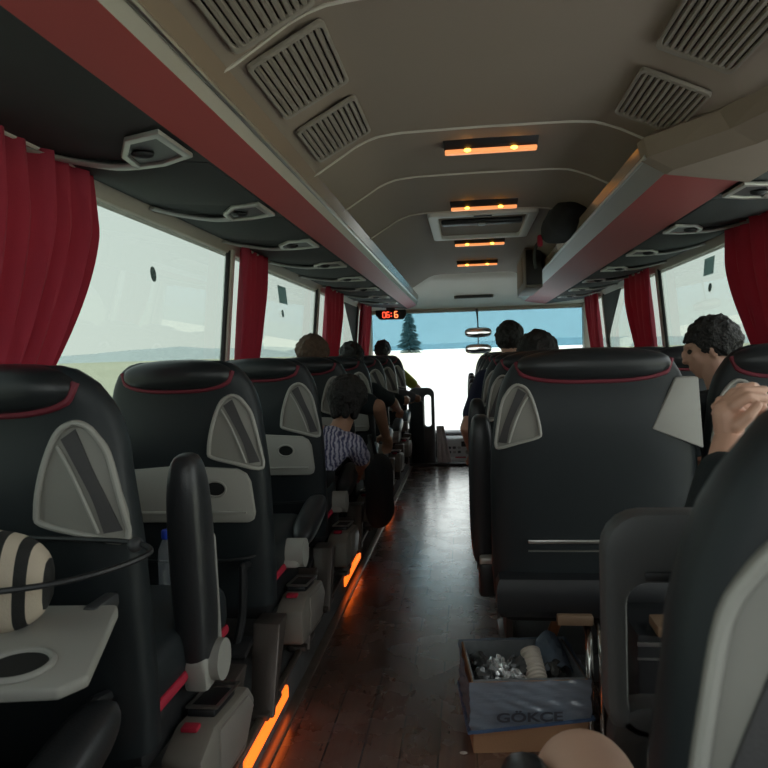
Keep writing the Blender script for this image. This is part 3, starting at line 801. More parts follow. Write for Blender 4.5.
RLAB = ['wide black seat back directly behind the box of wrappers, right of the aisle', 'black aisle seat on the right, next one ahead of the wide seat back',
        'black aisle seat on the right carrying the person in navy sleeves', 'black aisle seat on the right, fourth from the box', 'black aisle seat on the right, fifth from the box',
        'black aisle seat on the right, sixth from the box', 'black aisle seat on the right nearest the windscreen']
RWLAB = ['black window seat on the right with the dark-haired man looking sideways', 'black window seat on the right just ahead of the man in profile',
         'black window seat on the right, third from the man', 'black window seat on the right, fourth from the man', 'black window seat on the right, fifth from the man',
         'black window seat on the right, sixth from the man', 'black window seat on the right nearest the windscreen']
GR, GRW = 'aisle seats on the right', 'window seats on the right'
b0 = thing('coach_seat', RLAB[0], 'seat', (RX, RY[0], PLAT), GR)
SH_R = seat_parts(b0, .32, -1, None, True, True, True)
for k in range(1, 7):
    c = copy_tree(b0); c.location = (RX, RY[k], PLAT); c['label'] = RLAB[k]
    
w0 = thing('coach_seat', RWLAB[0], 'seat', (RWX, RY[0] - .02, PLAT), GRW)
seat_parts(w0, .265, -1, None, False, True, True)
for k in range(1, 7):
    c = copy_tree(w0); c.location = (RWX, RY[k], PLAT); c['label'] = RWLAB[k]
# very near seat back on the right edge
c = copy_tree(b0); c.location = (.424, .345, PLAT); c.rotation_euler = (math.radians(-3), 0, 0)
c['label'] = 'out of focus black seat back with pale handle panel filling the right edge'; c['group'] = GR
for ch in list(c.children):
    if ch.name.split('.')[0] in ('armrest', 'side_console', 'steel_strip', 'thin_strip', 'foot_block'):
        for g in list(ch.children_recursive): bpy.data.objects.remove(g)
        bpy.data.objects.remove(ch)
MB().box((.435, .6, .04), (.7, .7, .08), .01).build('trim_37', 'wallgrey')['kind'] = 'structure'

# open tray, ring and bag on the first left seat
z0 = .745 - PLAT
yo = -LY[1]
def lt(p): return Vector((p[0] - LX + .014, p[1] - LY[1], p[2] - PLAT))
P = [(-1.13, 1.20, .748), (-.660, 1.22, .752), (-.648, 1.20, .750), (-.575, .97, .735), (-.60, .93, .733), (-.75, .91, .732), (-1.10, .90, .732), (-1.14, .93, .734)]
tr = MB().prism([lt(p) for p in P][::-1], (0, 0, -.020), .006).build('tray_table', 'pale', s1)
cx, cy = -.70, .985
cup = [lt((cx + .052 * math.cos(2 * PI * k / 28), cy + .048 * math.sin(2 * PI * k / 28), .7366 + .0655 * .048 * math.sin(2 * PI * k / 28) + .0030)) for k in range(28)]
MB().prism(cup, (0, 0, -.001)).build('cup_holder', 'hole', tr, smooth=False)
MB().tube(cup, .006, 8, True).build('cup_ring', 'pale', tr)
g = MB(); g.box(lt((-.83, .92, .728)), (.2, .035, .004), .0015, rot=(.07, 0, 0)); g.build('pen_groove', 'taupe', tr)
for sx in (-.70, -1.08): MB().box(lt((sx, 1.235, .74)), (.03, .09, .03), .008).build('hinge', 'darkgrey', tr)
ring = spline([lt(p) for p in ((-1.12, 1.27, .858), (-.72, 1.272, .858), (-.600, 1.24, .85), (-.612, 1.15, .845), (-.68, 1.05, .845), (-.80, .985, .848), (-.95, .965, .850), (-1.12, 1.0, .853))], 6, True)
MB().tube(ring, .0055, 8, True).build('bottle_ring', 'black', s1)
MB().sell(lt((-.640, 1.262, .852)), (.014, .02, .014)).build('ring_pivot', 'darkgrey', s1)
g = MB(); b_ = MB().sell((0, 0, 0), (.125, .055, .090), (2.6, 2.6), 28, 18)
t = b_.build('striped_bag', 'stripe'); t.location = (-.855, 1.11, .828); t.rotation_euler = (0, .10, .25)
tag(t, 'small beige and black striped bag standing on the open tray table', 'bag')
# bottle in the second seat's net
t = thing('water_bottle', 'small water bottle with blue cap in the net of the second left seat', 'bottle', (-.948, 2.08, .475))
prof_b = [(.028, 0), (.032, .01), (.032, .12), (.030, .135), (.018, .165), (.012, .175), (.012, .182)]
MB().loft([[(r * math.cos(2 * PI * k / 20), r * math.sin(2 * PI * k / 20), z) for k in range(20)] for r, z in prof_b]).build('body', 'bottle', t)
MB().loft([[(r * math.cos(2 * PI * k / 20), r * math.sin(2 * PI * k / 20), z) for k in range(20)] for r, z in ((.018, .172), (.019, .175), (.019, .195), (.016, .199))]).build('cap', 'bluecap', t)

# ------------------------------------------------------------------ curtains
def curtain(side, y0, y1, z0, z1, wb, label, npl, dirn=1):
    X = XL if side < 0 else XR
    rows = 26; cols = npl * 8
    rings = []
    for i in range(rows + 1):
        v = i / rows; z = lerp(z1, z0, v)
        if v < .25: w = lerp(.93, 1.0, v / .25)
        else: w = lerp(1.0, wb, ((v - .25) / .75) ** 1.6)
        row = []
        for j in range(cols + 1):
            u = j / cols
            am = .026 * (1 - .2 * v)
            y = y0 + (y1 - y0) * w * u
            x = X(z) - side * (.055 + am * math.sin(2 * PI * npl * u + .8 * math.sin(3 * v + u * 7)) + .008 * math.sin(23 * u + 2 * v))
            row.append((x, y, z + H))
        rings.append(row)
    n = cols + 1
    b = MB()
    rr2 = [r + [(x - side * -.004, y, z) for x, y, z in r[::-1]] for r in rings]
    b.loft(rr2, True, True)
    t = thing('curtain', label, 'curtain', (X(z1) - side * .05, (y0 + y1) / 2, z0 + H), 'wine red window curtains')
    o = b.build('cloth', 'curtain', t); o.location = -t.location
    o = MB().tube([(X(z1) - side * .055, y0 + .01, z1 + H - .004), (X(z1) - side * .055, y0 + (y1 - y0) * .92, z1 + H - .004)], .009, 8).build('curtain_rail', 'pillar', t); o.location = -t.location
curtain(-1, 1.38, 2.08, -.12, .585, .60, 'large wine red curtain at the left edge of the photo', 7)
curtain(-1, 3.475, 3.93, -.12, .575, .72, 'wine red curtain on the left behind the second single seat', 5)
curtain(-1, 5.62, 6.42, -.12, .575, .80, 'narrow red curtain on the left above the balding man', 5)
curtain(-1, 7.55, 8.28, -.12, .575, .9, 'frontmost red curtain on the left beside the dark gusset', 5)
curtain(1, 3.14, 3.76, -.12, .585, .50, 'large wine red curtain at the right edge of the photo', 6)
curtain(1, 5.24, 6.05, -.12, .575, .72, 'wine red curtain on the right, middle one of three', 5)
curtain(1, 7.28, 7.95, -.12, .575, .85, 'frontmost red curtain on the right beside the dark gusset', 5)

# window stickers
def sticker(side, y, z, w, h, m, label, oval=False):
    X = XL if side < 0 else XR
    x = X(z) + side * .013
    n = 24
    if oval: P = [(0, w / 2 * math.cos(2 * PI * k / n), h / 2 * math.sin(2 * PI * k / n)) for k in range(n)]
    else: P = [(0, -w / 2, -h / 2), (0, w / 2, -h / 2), (0, w / 2, h / 2), (0, -w / 2, h / 2)]
    o = MB().prism(P, (side * .003, 0, 0)).build('window_sticker', m, smooth=False)
    o.location = (x, y, z + H); o.rotation_euler = (0, .09 * side, 0)
    tag(o, label, 'sticker', 'stickers on the side windows'); return o
M['stick_d'] = glass('dark translucent sticker', (.10, .14, .13), .02, .3, .3, (.06, .08, .07))
M['stick_g'] = glass('green grey translucent sticker', (.22, .34, .33), .02, .3, .3, (.12, .2, .2))
sticker(-1, 2.63, .345, .045, .06, 'stick_d', 'small dark oval sticker on the large left window', True)
sticker(-1, 4.55, .42, .20, .115, 'stick_g', 'grey green rectangular sticker on the second left window')
sticker(-1, 4.58, .30, .05, .05, 'stick_d', 'small dark oval sticker under the rectangle on the left window', True)
sticker(1, 4.22, .455, .16, .10, 'stick_g', 'grey green rectangular sticker on the right window above the man')
sticker(1, 4.24, .335, .05, .05, 'stick_d', 'small dark oval sticker under the rectangle on the right window', True)

# ------------------------------------------------------------------ box of wrappers
t = thing('cardboard_box', 'open cardboard box wrapped in a blue grey plastic bag on the aisle floor', 'box', (.145, 2.235, 0), rotz=.11)
bw, bd, bh = .345, .30, .215
def boxwall(h0, h1, th, g):
    a, c = bw / 2 + g, bd / 2 + g
    return MB().frame([(-a, -c, h0), (a, -c, h0), (a, c, h0), (-a, c, h0)], [(-a + th, -c + th, h0), (a - th, -c + th, h0), (a - th, c - th, h0), (-a + th, c - th, h0)], (0, 0, h1 - h0))
boxwall(.0, bh, .005, 0).build('carton', 'card', t, smooth=False)
MB().box((0, 0, .006), (bw - .01, bd - .01, .006)).build('base', 'card', t, smooth=False)
MB().frame([(-.168, -.145, .05), (.168, -.145, .05), (.168, .145, .05), (-.168, .145, .05)], [(-.164, -.141, .05), (.164, -.141, .05), (.164, .141, .05), (-.164, .141, .05)], (0, 0, bh - .045)).build('inner_liner', 'liner', t, smooth=False)
# crinkled film sleeve round the upper part
rings = []
NP = 120
def per(u, g):
    a, c = bw / 2 + g, bd / 2 + g; L_ = 4 * (a + c); s_ = u * L_
    if s_ < 2 * a: return Vector((-a + s_, -c, 0))
    s_ -= 2 * a
    if s_ < 2 * c: return Vector((a, -c + s_, 0))
    s_ -= 2 * c
    if s_ < 2 * a: return Vector((a - s_, c, 0))
    return Vector((-a, c - (s_ - 2 * a), 0))
for i in range(25):
    v = i / 24
    ring_ = []
    for k in range(NP):
        u = k / NP; p = per(u, .006)
        z = lerp(.068 + .03 * (p.x / bw + .5) * (1 if p.y < 0 else .6), bh + .006, v)
        w = noise.noise(Vector((p.x * 6 + p.y * 5, (z * 34 + p.x * 14 + p.y * 14), 2)))
        w2 = noise.noise(Vector((p.x * 25, z * 60, p.y * 25)))
        q = p + Vector((p.x / bw, p.y / bd, 0)).normalized() * (.013 * abs(w) ** .8 + .003 * w2 + .001)
        ring_.append((q.x, q.y, z))
    rings.append(ring_)
sl = MB().loft(rings, True, False).build('bag_liner', 'bagfilm', t)
MB().tube([per(k / 60, .013) + Vector((0, 0, .070 + .03 * (per(k / 60, .013).x / bw + .5))) for k in range(60)], .0055, 6, True, flat=1.2).build('bag_hem', 'bluefilm', sl)
# folded over film corner at the top right
g = MB()
rg = []
for i in range(12):
    v = i / 11
    rg.append([Vector((.06 + .115 * j / 10 + .01 * noise.noise(Vector((i, j * .7, 0))), -.02 + .15 * v, .175 + .07 * math.sin(PI * j / 10) * (.4 + v * .8) + .018 * noise.noise(Vector((j * .8, i * .8, 3))))) for j in range(11)])
lo = [[p - Vector((0, 0, .003)) for p in r][::-1] for r in rg]
g.loft([a + b_ for a, b_ in zip(rg, lo)]).build('bag_fold', 'bagfilm', t)
# lettering on the front
cu = bpy.data.curves.new('lettering', 'FONT'); cu.body = 'GÖKÇE'; cu.size = .046; cu.extrude = .0006; cu.align_x = 'LEFT'; cu.offset = .0012
tmp = bpy.data.objects.new('tmp', cu); COL.objects.link(tmp)
me = bpy.data.meshes.new_from_object(tmp.evaluated_get(bpy.context.evaluated_depsgraph_get())); bpy.data.objects.remove(tmp)
me.materials.clear(); me.materials.append(M['ink'])
o = bpy.data.objects.new('lettering', me); COL.objects.link(o); o.parent = t
o.location = (-.105, -bd / 2 - .0215, .104); o.rotation_euler = (PI / 2, 0, 0); o.scale = (1.25, .85, 1)
# contents
def crumple(c, s_, seed, m, nm, label, grp):
    b = bmesh.new(); bmesh.ops.create_icosphere(b, subdivisions=3, radius=1)
    for v in b.verts:
        n_ = noise.noise(v.co * 1.6 + Vector((seed, 0, 0))) * .5 + noise.noise(v.co * 3.7 + Vector((0, seed, 0))) * .3
        v.co = Vector((v.co.x * s_[0], v.co.y * s_[1], v.co.z * s_[2])) * (1 + n_)
    g = MB(); g.merge(b); o = g.build(nm, m, smooth=False)
    o.location = t.location + Vector(c); o.rotation_euler = (seed, seed * 1.7, seed * .6)
    tag(o, label, 'wrapper', grp); return o
GW = 'crumpled wrappers in the box'
crumple((-.12, -.08, .185), (.040, .034, .03), 1.3, 'darkfoil', 'foil_wrapper', 'dark crumpled wrapper at the left corner of the box', GW)
crumple((-.07, -.04, .195), (.054, .044, .034), 2.1, 'foil', 'foil_wrapper', 'largest silver foil wrapper left of centre in the box', GW)
crumple((-.02, -.09, .190), (.044, .032, .028), 3.7, 'foil', 'foil_wrapper', 'silver foil wrapper at the front middle of the box', GW)
crumple((.0, .0, .185), (.036, .034, .034), 4.4, 'darkfoil', 'foil_wrapper', 'dark wrapper beside the stack of paper cups in the box', GW)
crumple((-.13, .06, .175), (.032, .04, .03), 5.2, 'darkfoil', 'foil_wrapper', 'dark wrapper at the back left of the box', GW)
crumple((.10, .02, .165), (.045, .05, .035), 6.1, 'darkfoil', 'foil_wrapper', 'dark wrapper under the plastic fold in the box', GW)
crumple((-.02, .09, .13), (.05, .04, .04), 7.7, 'foil', 'foil_wrapper', 'silver wrapper at the back of the box', GW)
o = bpy.data.objects.new('x', None); bpy.data.objects.remove(o)
rg = []
for k in range(46):
    v = k / 45; r = .030 + .003 * (1 if (k % 4) < 2 else -1)
    if k in (0, 45): r *= .8
    rg.append([(r * math.cos(2 * PI * j / 20), r * math.sin(2 * PI * j / 20), v * .15) for j in range(20)])
o = MB().loft(rg).build('paper_cup_stack', 'cups'); o.location = t.location + Vector((.055, -.085, .145)); o.rotation_euler = (-.95, -.25, 0)
tag(o, 'nested stack of beige paper cups leaning out of the box', 'cups')
o = MB().box((0, 0, .09), (.035, .02, .18), .004).build('wooden_stick', 'wood_stick'); o.location = (.235, 2.45, .02 + .1); o.rotation_euler = (0, .35, 0); o.location.z = .12
tag(o, 'varnished wooden stick leaning behind the cardboard box', 'stick')
o = MB().box((0, 0, .0), (.13, .02, .10), .004).build('brown_carton', 'red_panel'); o.location = (.18, 2.44, .20)
bpy.data.objects.remove(o)
# litter on the floor
o = MB().sell((0, 0, .004), (.012, .006, .004)).build('paper_scrap', 'cups'); o.location = (-.04, 2.06, 0); tag(o, 'tiny white scrap of paper on the wooden floor', 'litter')

# chrome rail, locker with steel strips, bag by the stairwell
t = thing('handrail', 'chrome twin tube handrail right of the cardboard box', 'handrail', (.342, 2.12, 0))
MB().tube([(0, 0, 0), (0, 0, .27), (.01, .05, .32), (.01, .14, .34)], .012, 12).build('rail', 'chrome', t)
MB().tube([(.036, 0, 0), (.036, 0, .29), (.04, .05, .34), (.04, .14, .36)], .010, 12).build('rail', 'chrome', t)
MB().box((.018, 0, .006), (.09, .06, .012), .003).build('base_plate', 'chrome', t)
t = thing('floor_locker', 'low dark locker with two steel strips seen through the loop rail', 'locker', (.66, 2.02, 0))
MB().box((0, .06, .21), (.44, .28, .42), .012).build('body', 'black', t)
MB().box((0, -.082, .395), (.44, .006, .012), .002).build('steel_strip', 'steel', t)
MB().box((0, -.082, .355), (.44, .006, .006), .001).build('steel_strip', 'steel', t)
MB().box((-.06, -.05, .435), (.22, .10, .03), .005).build('wooden_cover', 'woodblock', t)
b = MB().sell((0, 0, .14), (.09, .07, .14), (2.6, 2.6), 24, 16)
for v in b.bm.verts: v.co += Vector(noise.noise_vector(v.co * 11)) * .012
o = b.build('navy_bag', 'navy'); o.location = (.43, 1.72, .0); tag(o, 'dark navy bag on the floor behind the loop rail', 'bag')
# black loop frame: folded crew seat
def loop_frame(t, W, Hh, band, top, th, m='darkgrey'):
    def R(x0, x1, z0, z1, r):
        o = []
        for cx_, cz_, a0 in ((x1 - r, z1 - r, 0), (x0 + r, z1 - r, 90), (x0 + r, z0 + r, 180), (x1 - r, z0 + r, 270)):
            for k in range(6):
                a = math.radians(a0 + 90 * k / 5); o.append(Vector((cx_ + r * math.cos(a), 0, cz_ + r * math.sin(a))))
        return o
    return R
t = thing('crew_seat_frame', 'black plastic loop frame of a folded crew seat by the stairwell', 'seat frame', (.30, .99, 0))
R = loop_frame(t, 0, 0, 0, 0, 0)
MB().frame(R(-.118, .14, .645, .972, .055), R(-.086, .10, .675, .872, .03), (0, .05, 0), .012).build('loop', 'loop', t)
MB().box((-.02, -.003, .885), (.09, .008, .014), .004).build('grip', 'black', t)
MB().frame(R(-.112, .14, .02, .70, .05), R(-.06, .10, .06, .66, .03), (0, .05, 0), .012).build('lower_frame', 'darkgrey', t)
MB().box((.02, .025, .01), (.30, .12, .02), .005).build('base_plate', 'black', t)

# rear row armrest end at the bottom edge
t = thing('coach_seat', 'rear row seat, only a dark rounded armrest end showing beside the bare knee', 'seat', (.055, .80, -.012), 'rear row seats')
MB().sell((0, -.12, .712), (.036, .17, .038), (3, 2.4), 24, 14).build('armrest', 'pad', t)
MB().box((0, -.22, .35), (.05, .08, .70), .012).build('armrest_post', 'black', t)
MB().box((.28, -1.12, .43), (.5, .5, .14), .04, 3).build('cushion', 'leather', t)
MB().box((.28, -1.12, .19), (.4, .4, .37), .03).build('seat_base', 'black', t)

# ------------------------------------------------------------------ driver's end
t = thing('driver_seat', 'black high-backed front seat with open loop frame at the end of the aisle', 'seat', (-.512, 7.62, -.33))
def ring_plate(x0, x1, z0, z1, r, a0, a1, b0, b1, q): return MB().frame(R(x0, x1, z0, z1, r), R(a0, a1, b0, b1, q), (0, .06, 0), .012)
ring_plate(-.14, .145, .20, 1.165, .075, .035, .108, .74, 1.085, .032).build('loop', 'loop', t)
MB().box((-.045, -.02, .66), (.15, .08, .74), .035, 3).build('backrest', 'leather', t)
MB().box((0, .22, .28), (.40, .30, .14), .04, 3).build('cushion', 'leather', t)
MB().box((0, .20, .08), (.26, .24, .28), .02).build('pedestal', 'black', t)
b = MB()
rg = []
for i in range(12):
    v = i / 11
    rg.append([(-.05 + .16 * j / 9 * (.5 + .5 * v), .012 * math.sin(j * 1.9 + v * 3) - .02, .52 - .40 * v) for j in range(10)] + [(-.05 + .16 * j / 9 * (.5 + .5 * v), .012 * math.sin(j * 1.9 + v * 3) - .012, .52 - .40 * v) for j in range(9, -1, -1)])
o = b.loft(rg).build('draped_cloth', 'whitecloth'); o.location = (-.30, 7.60, -.10); tag(o, 'white and pink cloth hanging on the front seat by the aisle', 'cloth')
t = thing('dashboard', 'grey dashboard with instrument panel below the windscreen', 'dashboard', (.1, 8.22, -.25))
MB().box((0, .02, .20), (2.5, .34, .68), .06, 3).build('body', 'dashdark', t)
MB().hexa([(-.45, -.30, .0), (-.02, -.30, .0), (-.02, .0, .0), (-.45, .0, .0), (-.45, -.24, .48), (-.02, -.24, .48), (-.02, .05, .55), (-.45, .05, .55)], .03).build('console', 'dash', t)
MB().hexa([(-.45, -.34, .22), (.06, -.34, .22), (.06, -.1, .22), (-.45, -.1, .22), (-.45, -.34, .26), (.06, -.34, .26), (.06, -.1, .30), (-.45, -.1, .30)], .015).build('shelf', 'dash', t)
MB().box((-.14, -.262, .42), (.10, .02, .06), .006, rot=(-.1, 0, 0)).build('screen', 'black', t)
for k in range(8): MB().box((-.38 + .055 * (k % 4), -.268, .38 - .05 * (k // 4)), (.035, .02, .028), .005, rot=(-.1, 0, 0)).build('button', 'darkgrey' if k % 3 else 'pale', t)
MB().tube([(-.12, -.285, .33), (-.12, -.255, .33)], .025, 16).build('knob', 'pale', t)
MB().tube([(-.07, -.285, .33), (-.07, -.255, .33)], .020, 16).build('knob', 'darkgrey', t)
MB().box((-.2, -.29, .27), (.12, .02, .02), .004).build('warning_strip', 'red_fab', t)
t = thing('gear_console', 'dark low gear console beside the front seat', 'console', (-.16, 7.80, -.39))
MB().box((0, 0, .15), (.34, .24, .30), .03).build('body', 'dashdark', t)
MB().box((.02, -.02, .315), (.22, .14, .03), .01).build('top_plate', 'dash', t)
MB().tube([(-.08, .02, .3), (-.07, .0, .42)], .010, 8).build('lever', 'black', t)

# ------------------------------------------------------------------ people
def head_shape(b, c, yaw, pitch, s=1.0):
    """adult head, facing +y before turning"""
    R = Euler((pitch, 0, yaw)).to_matrix(); c = Vector(c)
    def E(p, h, rot=(0, 0, 0)):
        q = (R @ Euler(rot).to_matrix()).to_euler()
        b.sell(c + R @ (Vector(p) * s), [x * s for x in h], (2, 2), 20, 14, rot=q)
    E((0, -.012, .028), (.076, .095, .088)); E((0, .035, -.030), (.060, .062, .072)); E((0, .055, -.082), (.036, .032, .028))
    E((0, .080, .030), (.052, .020, .014)); E((0, .098, -.008), (.011, .018, .028), (-.35, 0, 0)); E((0, .108, -.026), (.017, .013, .011))
    E((0, .090, -.057), (.026, .012, .008)); E((0, .086, -.068), (.022, .012, .008))
    E((.074, -.010, -.008), (.010, .020, .032), (0, 0, -.25)); E((-.074, -.010, -.008), (.010, .020, .032), (0, 0, .25))
    E((.042, .062, -.012), (.020, .018, .016)); E((-.042, .062, -.012), (.020, .018, .016))
    return R
def hair_cap(c, R, s, m, root, low=-.055, front=.018, puff=.012, seed=0, bald=False, long=0):
    b = bmesh.new(); bmesh.ops.create_icosphere(b, subdivisions=5, radius=1)
    c = Vector(c)
    for v in b.verts:
        d = v.co.copy()
        q = Vector((d.x * .081, d.y * .100 - .014, d.z * .094 + .028))
        n_ = noise.noise(d * 4 + Vector((seed, 0, 0))) * .010 + noise.noise(d * 11 + Vector((0, seed, 0))) * .006
        q += d * (puff + n_)
        v.co = q
    kill = []
    for v in b.verts:
        q = v.co
        edge = front + .006 * noise.noise(q * 60)
        lowz = table([(-.12, low), (-.03, low + .01), (.03, -.01), (.05, edge), (.13, edge + .035)], q.y)
        if q.z < lowz: kill.append(v)
        elif bald and q.z > .075 and q.y > -.07: kill.append(v)
    bmesh.ops.delete(b, geom=kill, context='VERTS')
    for v in b.verts: v.co = c + R @ (v.co * s)
    g = MB(); g.merge(b)
    if long:
        for k in range(11):
            a = PI + PI * (k / 10); x = .085 * math.cos(a); y = .088 * math.sin(a) * .9 - .02
            g.capsule(c + R @ (Vector((x, y, .03)) * s), .036 * s, c + R @ (Vector((x * .72, y * .75 - .02, -long * (1.0 + .25 * math.sin(k * 2.3)))) * s), .022 * s)
    o = g.build('hair', m, root)
    md = o.modifiers.new('thick', 'SOLIDIFY'); md.thickness = .006; md.offset = -1
    return o
def fingers(b, w, d, n, s=1.0, curl=.5):
    """simple relaxed hand at wrist w, direction d, palm normal n"""
    d = Vector(d).normalized(); n = Vector(n); n = (n - d * n.dot(d)).normalized(); side = d.cross(n)
    w = Vector(w)
    b.capsule(w, .024 * s, w + d * .055 * s, .026 * s); b.capsule(w + side * .02 * s + d * .03 * s, .017 * s, w + side * .024 * s + d * .075 * s, .014 * s); b.capsule(w - side * .02 * s + d * .03 * s, .017 * s, w - side * .024 * s + d * .078 * s, .014 * s)
    for i, L in enumerate((.060, .072, .068, .052)):
        o = side * ((-1.5 + i) * -.018 * s)
        p = w + d * .085 * s + o; q = p + (d * math.cos(curl) + n * math.sin(curl)) * L * .5 * s; r = q + (d * math.cos(curl * 2.2) + n * math.sin(curl * 2.2)) * L * .5 * s
        b.capsule(p - d * .01 * s, .0092 * s, q, .0085 * s, 8); b.capsule(q, .0085 * s, r, .0070 * s, 8)
    p = w + side * .026 * s + d * .02 * s; q = p + (side * .7 + d * .7 + n * .3) * .04 * s; r = q + (d + n * .4) * .026 * s
    b.capsule(p, .013 * s, q, .0105 * s, 8); b.capsule(q, .0105 * s, r, .008 * s, 8)
def person(label, base, head, yaw=0, pitch=0, skin='skin', hair='hair', shirt='greycloth', trousers='blackcloth', arms=None, s=1.0,
           bald=False, long=0, legs=True, group=None, vox=.009, hairpuff=.012, long_sleeve=False, front=.018, shw=1.0):
    """base: seat floor point; head: head centre in world coordinates; arms: {side: (elbow, hand)} in world coordinates"""
    base = Vector(base)
    root = thing('person', label, 'person', base, group)
    hd = Vector(head) - base
    hip = Vector((0, .26, .54)); neck = Vector((lerp(0, hd.x, .75), lerp(.2, hd.y - .03, .8), hd.z - .155 * s)); chest = Vector((lerp(0, hd.x, .45), lerp(hip.y, neck.y, .55) - .01, lerp(hip.z, neck.z, .62)))
    b = MB()
    R = head_shape(b, hd, yaw, pitch, s)
    b.capsule(neck - Vector((0, 0, .05)), .062 * s, hd - Vector((0, .015, .05 * s)), .055 * s)
    b.capsule(hip, .125 * s, chest, .120 * s); b.capsule(chest + Vector((.055 * s, 0, 0)), .105 * s, hip + Vector((.05 * s, 0, 0)), .11 * s); b.capsule(chest - Vector((.055 * s, 0, 0)), .105 * s, hip - Vector((.05 * s, 0, 0)), .11 * s)
    c = MB()
    c.capsule(hip + Vector((.055 * s, -.01, .02)), .128 * s, chest + Vector((.06 * s, 0, 0)), .118 * s); c.capsule(hip - Vector((.055 * s, .01, -.02)), .128 * s, chest - Vector((.06 * s, 0, 0)), .118 * s)
    shz = neck - Vector((0, .0, .075 * s))
    c.capsule(shz + Vector((.05 * s, 0, 0)), .075 * s, chest, .11 * s); c.capsule(shz - Vector((.05 * s, 0, 0)), .075 * s, chest, .11 * s); c.capsule(shz, .07 * s, shz + Vector((0, 0, .035 * s)), .062 * s)
    for sd in (-1, 1):
        sh_ = shz + Vector((sd * .185 * s * shw, 0, -.01))
        if arms and sd in arms: el, ha = [Vector(q) - base for q in arms[sd]]
        else: el = sh_ + Vector((sd * .05, .10, -.26 * s)); ha = el + Vector((-sd * .12, .22, .0))
        b.capsule(shz, .07 * s, sh_, .055 * s); b.capsule(sh_, .052 * s, el, .040 * s); b.capsule(el, .041 * s, ha, .026 * s)
        fingers(b, ha, (ha - el), Vector((-sd * .3, 0, -1)), s)
        c.capsule(shz, .078 * s, sh_, .066 * s)
        c.capsule(sh_, .066 * s, sh_.lerp(el, 1.0 if long_sleeve else .72), (.052 if long_sleeve else .060) * s)
        if long_sleeve: c.capsule(el, .052 * s, el.lerp(ha, .93), .038 * s)
    p = MB()
    if legs:
        for sd in (-1, 1):
            h2 = hip + Vector((sd * .085 * s, .0, -.01)); kn = Vector((sd * .10, .26 + .42 * s, .55)); an = Vector((sd * .10, .26 + .36 * s, .10))
            b.capsule(h2, .075 * s, kn, .052 * s); b.capsule(kn, .052 * s, an, .038 * s); b.capsule(an + Vector((0, 0, -.055)), .036 * s, an + Vector((0, .14, -.062)), .03 * s)
            p.capsule(h2, .098 * s, kn, .066 * s); p.capsule(kn, .066 * s, an + Vector((0, 0, .01)), .058 * s)
        p.capsule(hip - Vector((.08, 0, 0)), .125 * s, hip + Vector((.08, 0, 0)), .125 * s)
        p.build('trousers', trousers, root, voxel=.014, smooth_iter=3)
    b.build('body', skin, root, voxel=vox, smooth_iter=3)
    c.build('shirt', shirt, root, voxel=.011, smooth_iter=4)
    hair_cap(hd, R, s, hair, root, seed=len(label), bald=bald, long=long, puff=hairpuff, front=front)
    # eyes
    for sx in (-.032, .032):
        MB().sell(hd + R @ (Vector((sx, .076, .008)) * s), (.011 * s, .011 * s, .011 * s)).build('eye', 'eye', root)
    return root
M['eye'] = mat('dark eye', (.03, .02, .015), .15, var=(30, .2))

person('balding man in a dark shirt seated on the left, head above the fourth seat', (LX, LY[4], PLAT), (-.925, LY[4] + .22, 1.205), yaw=-.35, skin='skin_tan', hair='hair_brown', shirt='tealcloth', hairpuff=.005, front=.05, s=1.1,
       arms={1: ((-.53, 4.10, .90), (-.52, 4.35, .70))}, group='passengers on the left')
person('child in a blue and white print top leaning out into the aisle', (LX + .10, LY[3] + .02, PLAT), (-.60, 3.47, .975), yaw=-.15, pitch=-.25, skin='skin_tan', hair='hair', shirt='print', s=.88, hairpuff=.032, long=.075, front=.05, shw=.55,
       arms={1: ((-.545, 3.56, .66), (-.60, 3.74, .58)), -1: ((-.86, 3.60, .70), (-.82, 3.8, .68))}, group='passengers on the left')
person('dark-haired passenger on the left, head above the fifth seat', (LX, LY[5], PLAT), (-.86, LY[5] + .33, 1.18), skin='skin_tan', shirt='tealcloth', arms={1: ((-.57, 5.3, .84), (-.56, 5.6, .76))}, group='passengers on the left')
person('short passenger on the left with bare forearm on the sixth armrest', (LX, LY[6], PLAT), (-.90, LY[6] + .25, 1.06), skin='skin_tan', shirt='tealcloth', arms={1: ((-.54, 6.05, .80), (-.56, 6.38, .80))}, group='passengers on the left', s=.95)
person('short passenger on the left with elbow over the seventh armrest', (LX, LY[7], PLAT), (-.90, LY[7] + .25, 1.06), skin='skin_tan', shirt='greycloth', arms={1: ((-.50, 6.95, .76), (-.56, 7.22, .74))}, group='passengers on the left', s=.95)
person('passenger in olive green shirt on the frontmost left seat', (LX, LY[8], PLAT), (-.945, LY[8] + .32, 1.245), skin='skin_tan', shirt='green', arms={1: ((-.56, 7.85, .82), (-.60, 8.12, .72))}, group='passengers on the left')
person('passenger in dark top with tousled dark hair, head above the right aisle seats', (RX, RY[1], PLAT), (.345, RY[1] + .42, 1.165), shirt='blackcloth', skin='skin_tan', hairpuff=.018, group='passengers on the right')
person('passenger in navy short sleeves with elbow out in the aisle on the right', (RX - .06, RY[2], PLAT), (.262, RY[2] + .38, 1.265), shirt='navy', skin='skin', hairpuff=.012, s=.95, arms={-1: ((-.015, 4.12, .76), (.02, 4.32, .58))}, group='passengers on the right')
person('dark-haired man in profile at the right window, looking across the aisle', (RWX, RY[0], PLAT), (.832, 2.52, 1.19), yaw=1.2, pitch=-.25, s=.85, shirt='blackcloth', skin='skin', hair='hair', vox=.006, hairpuff=.010, front=.03, group='passengers on the right')

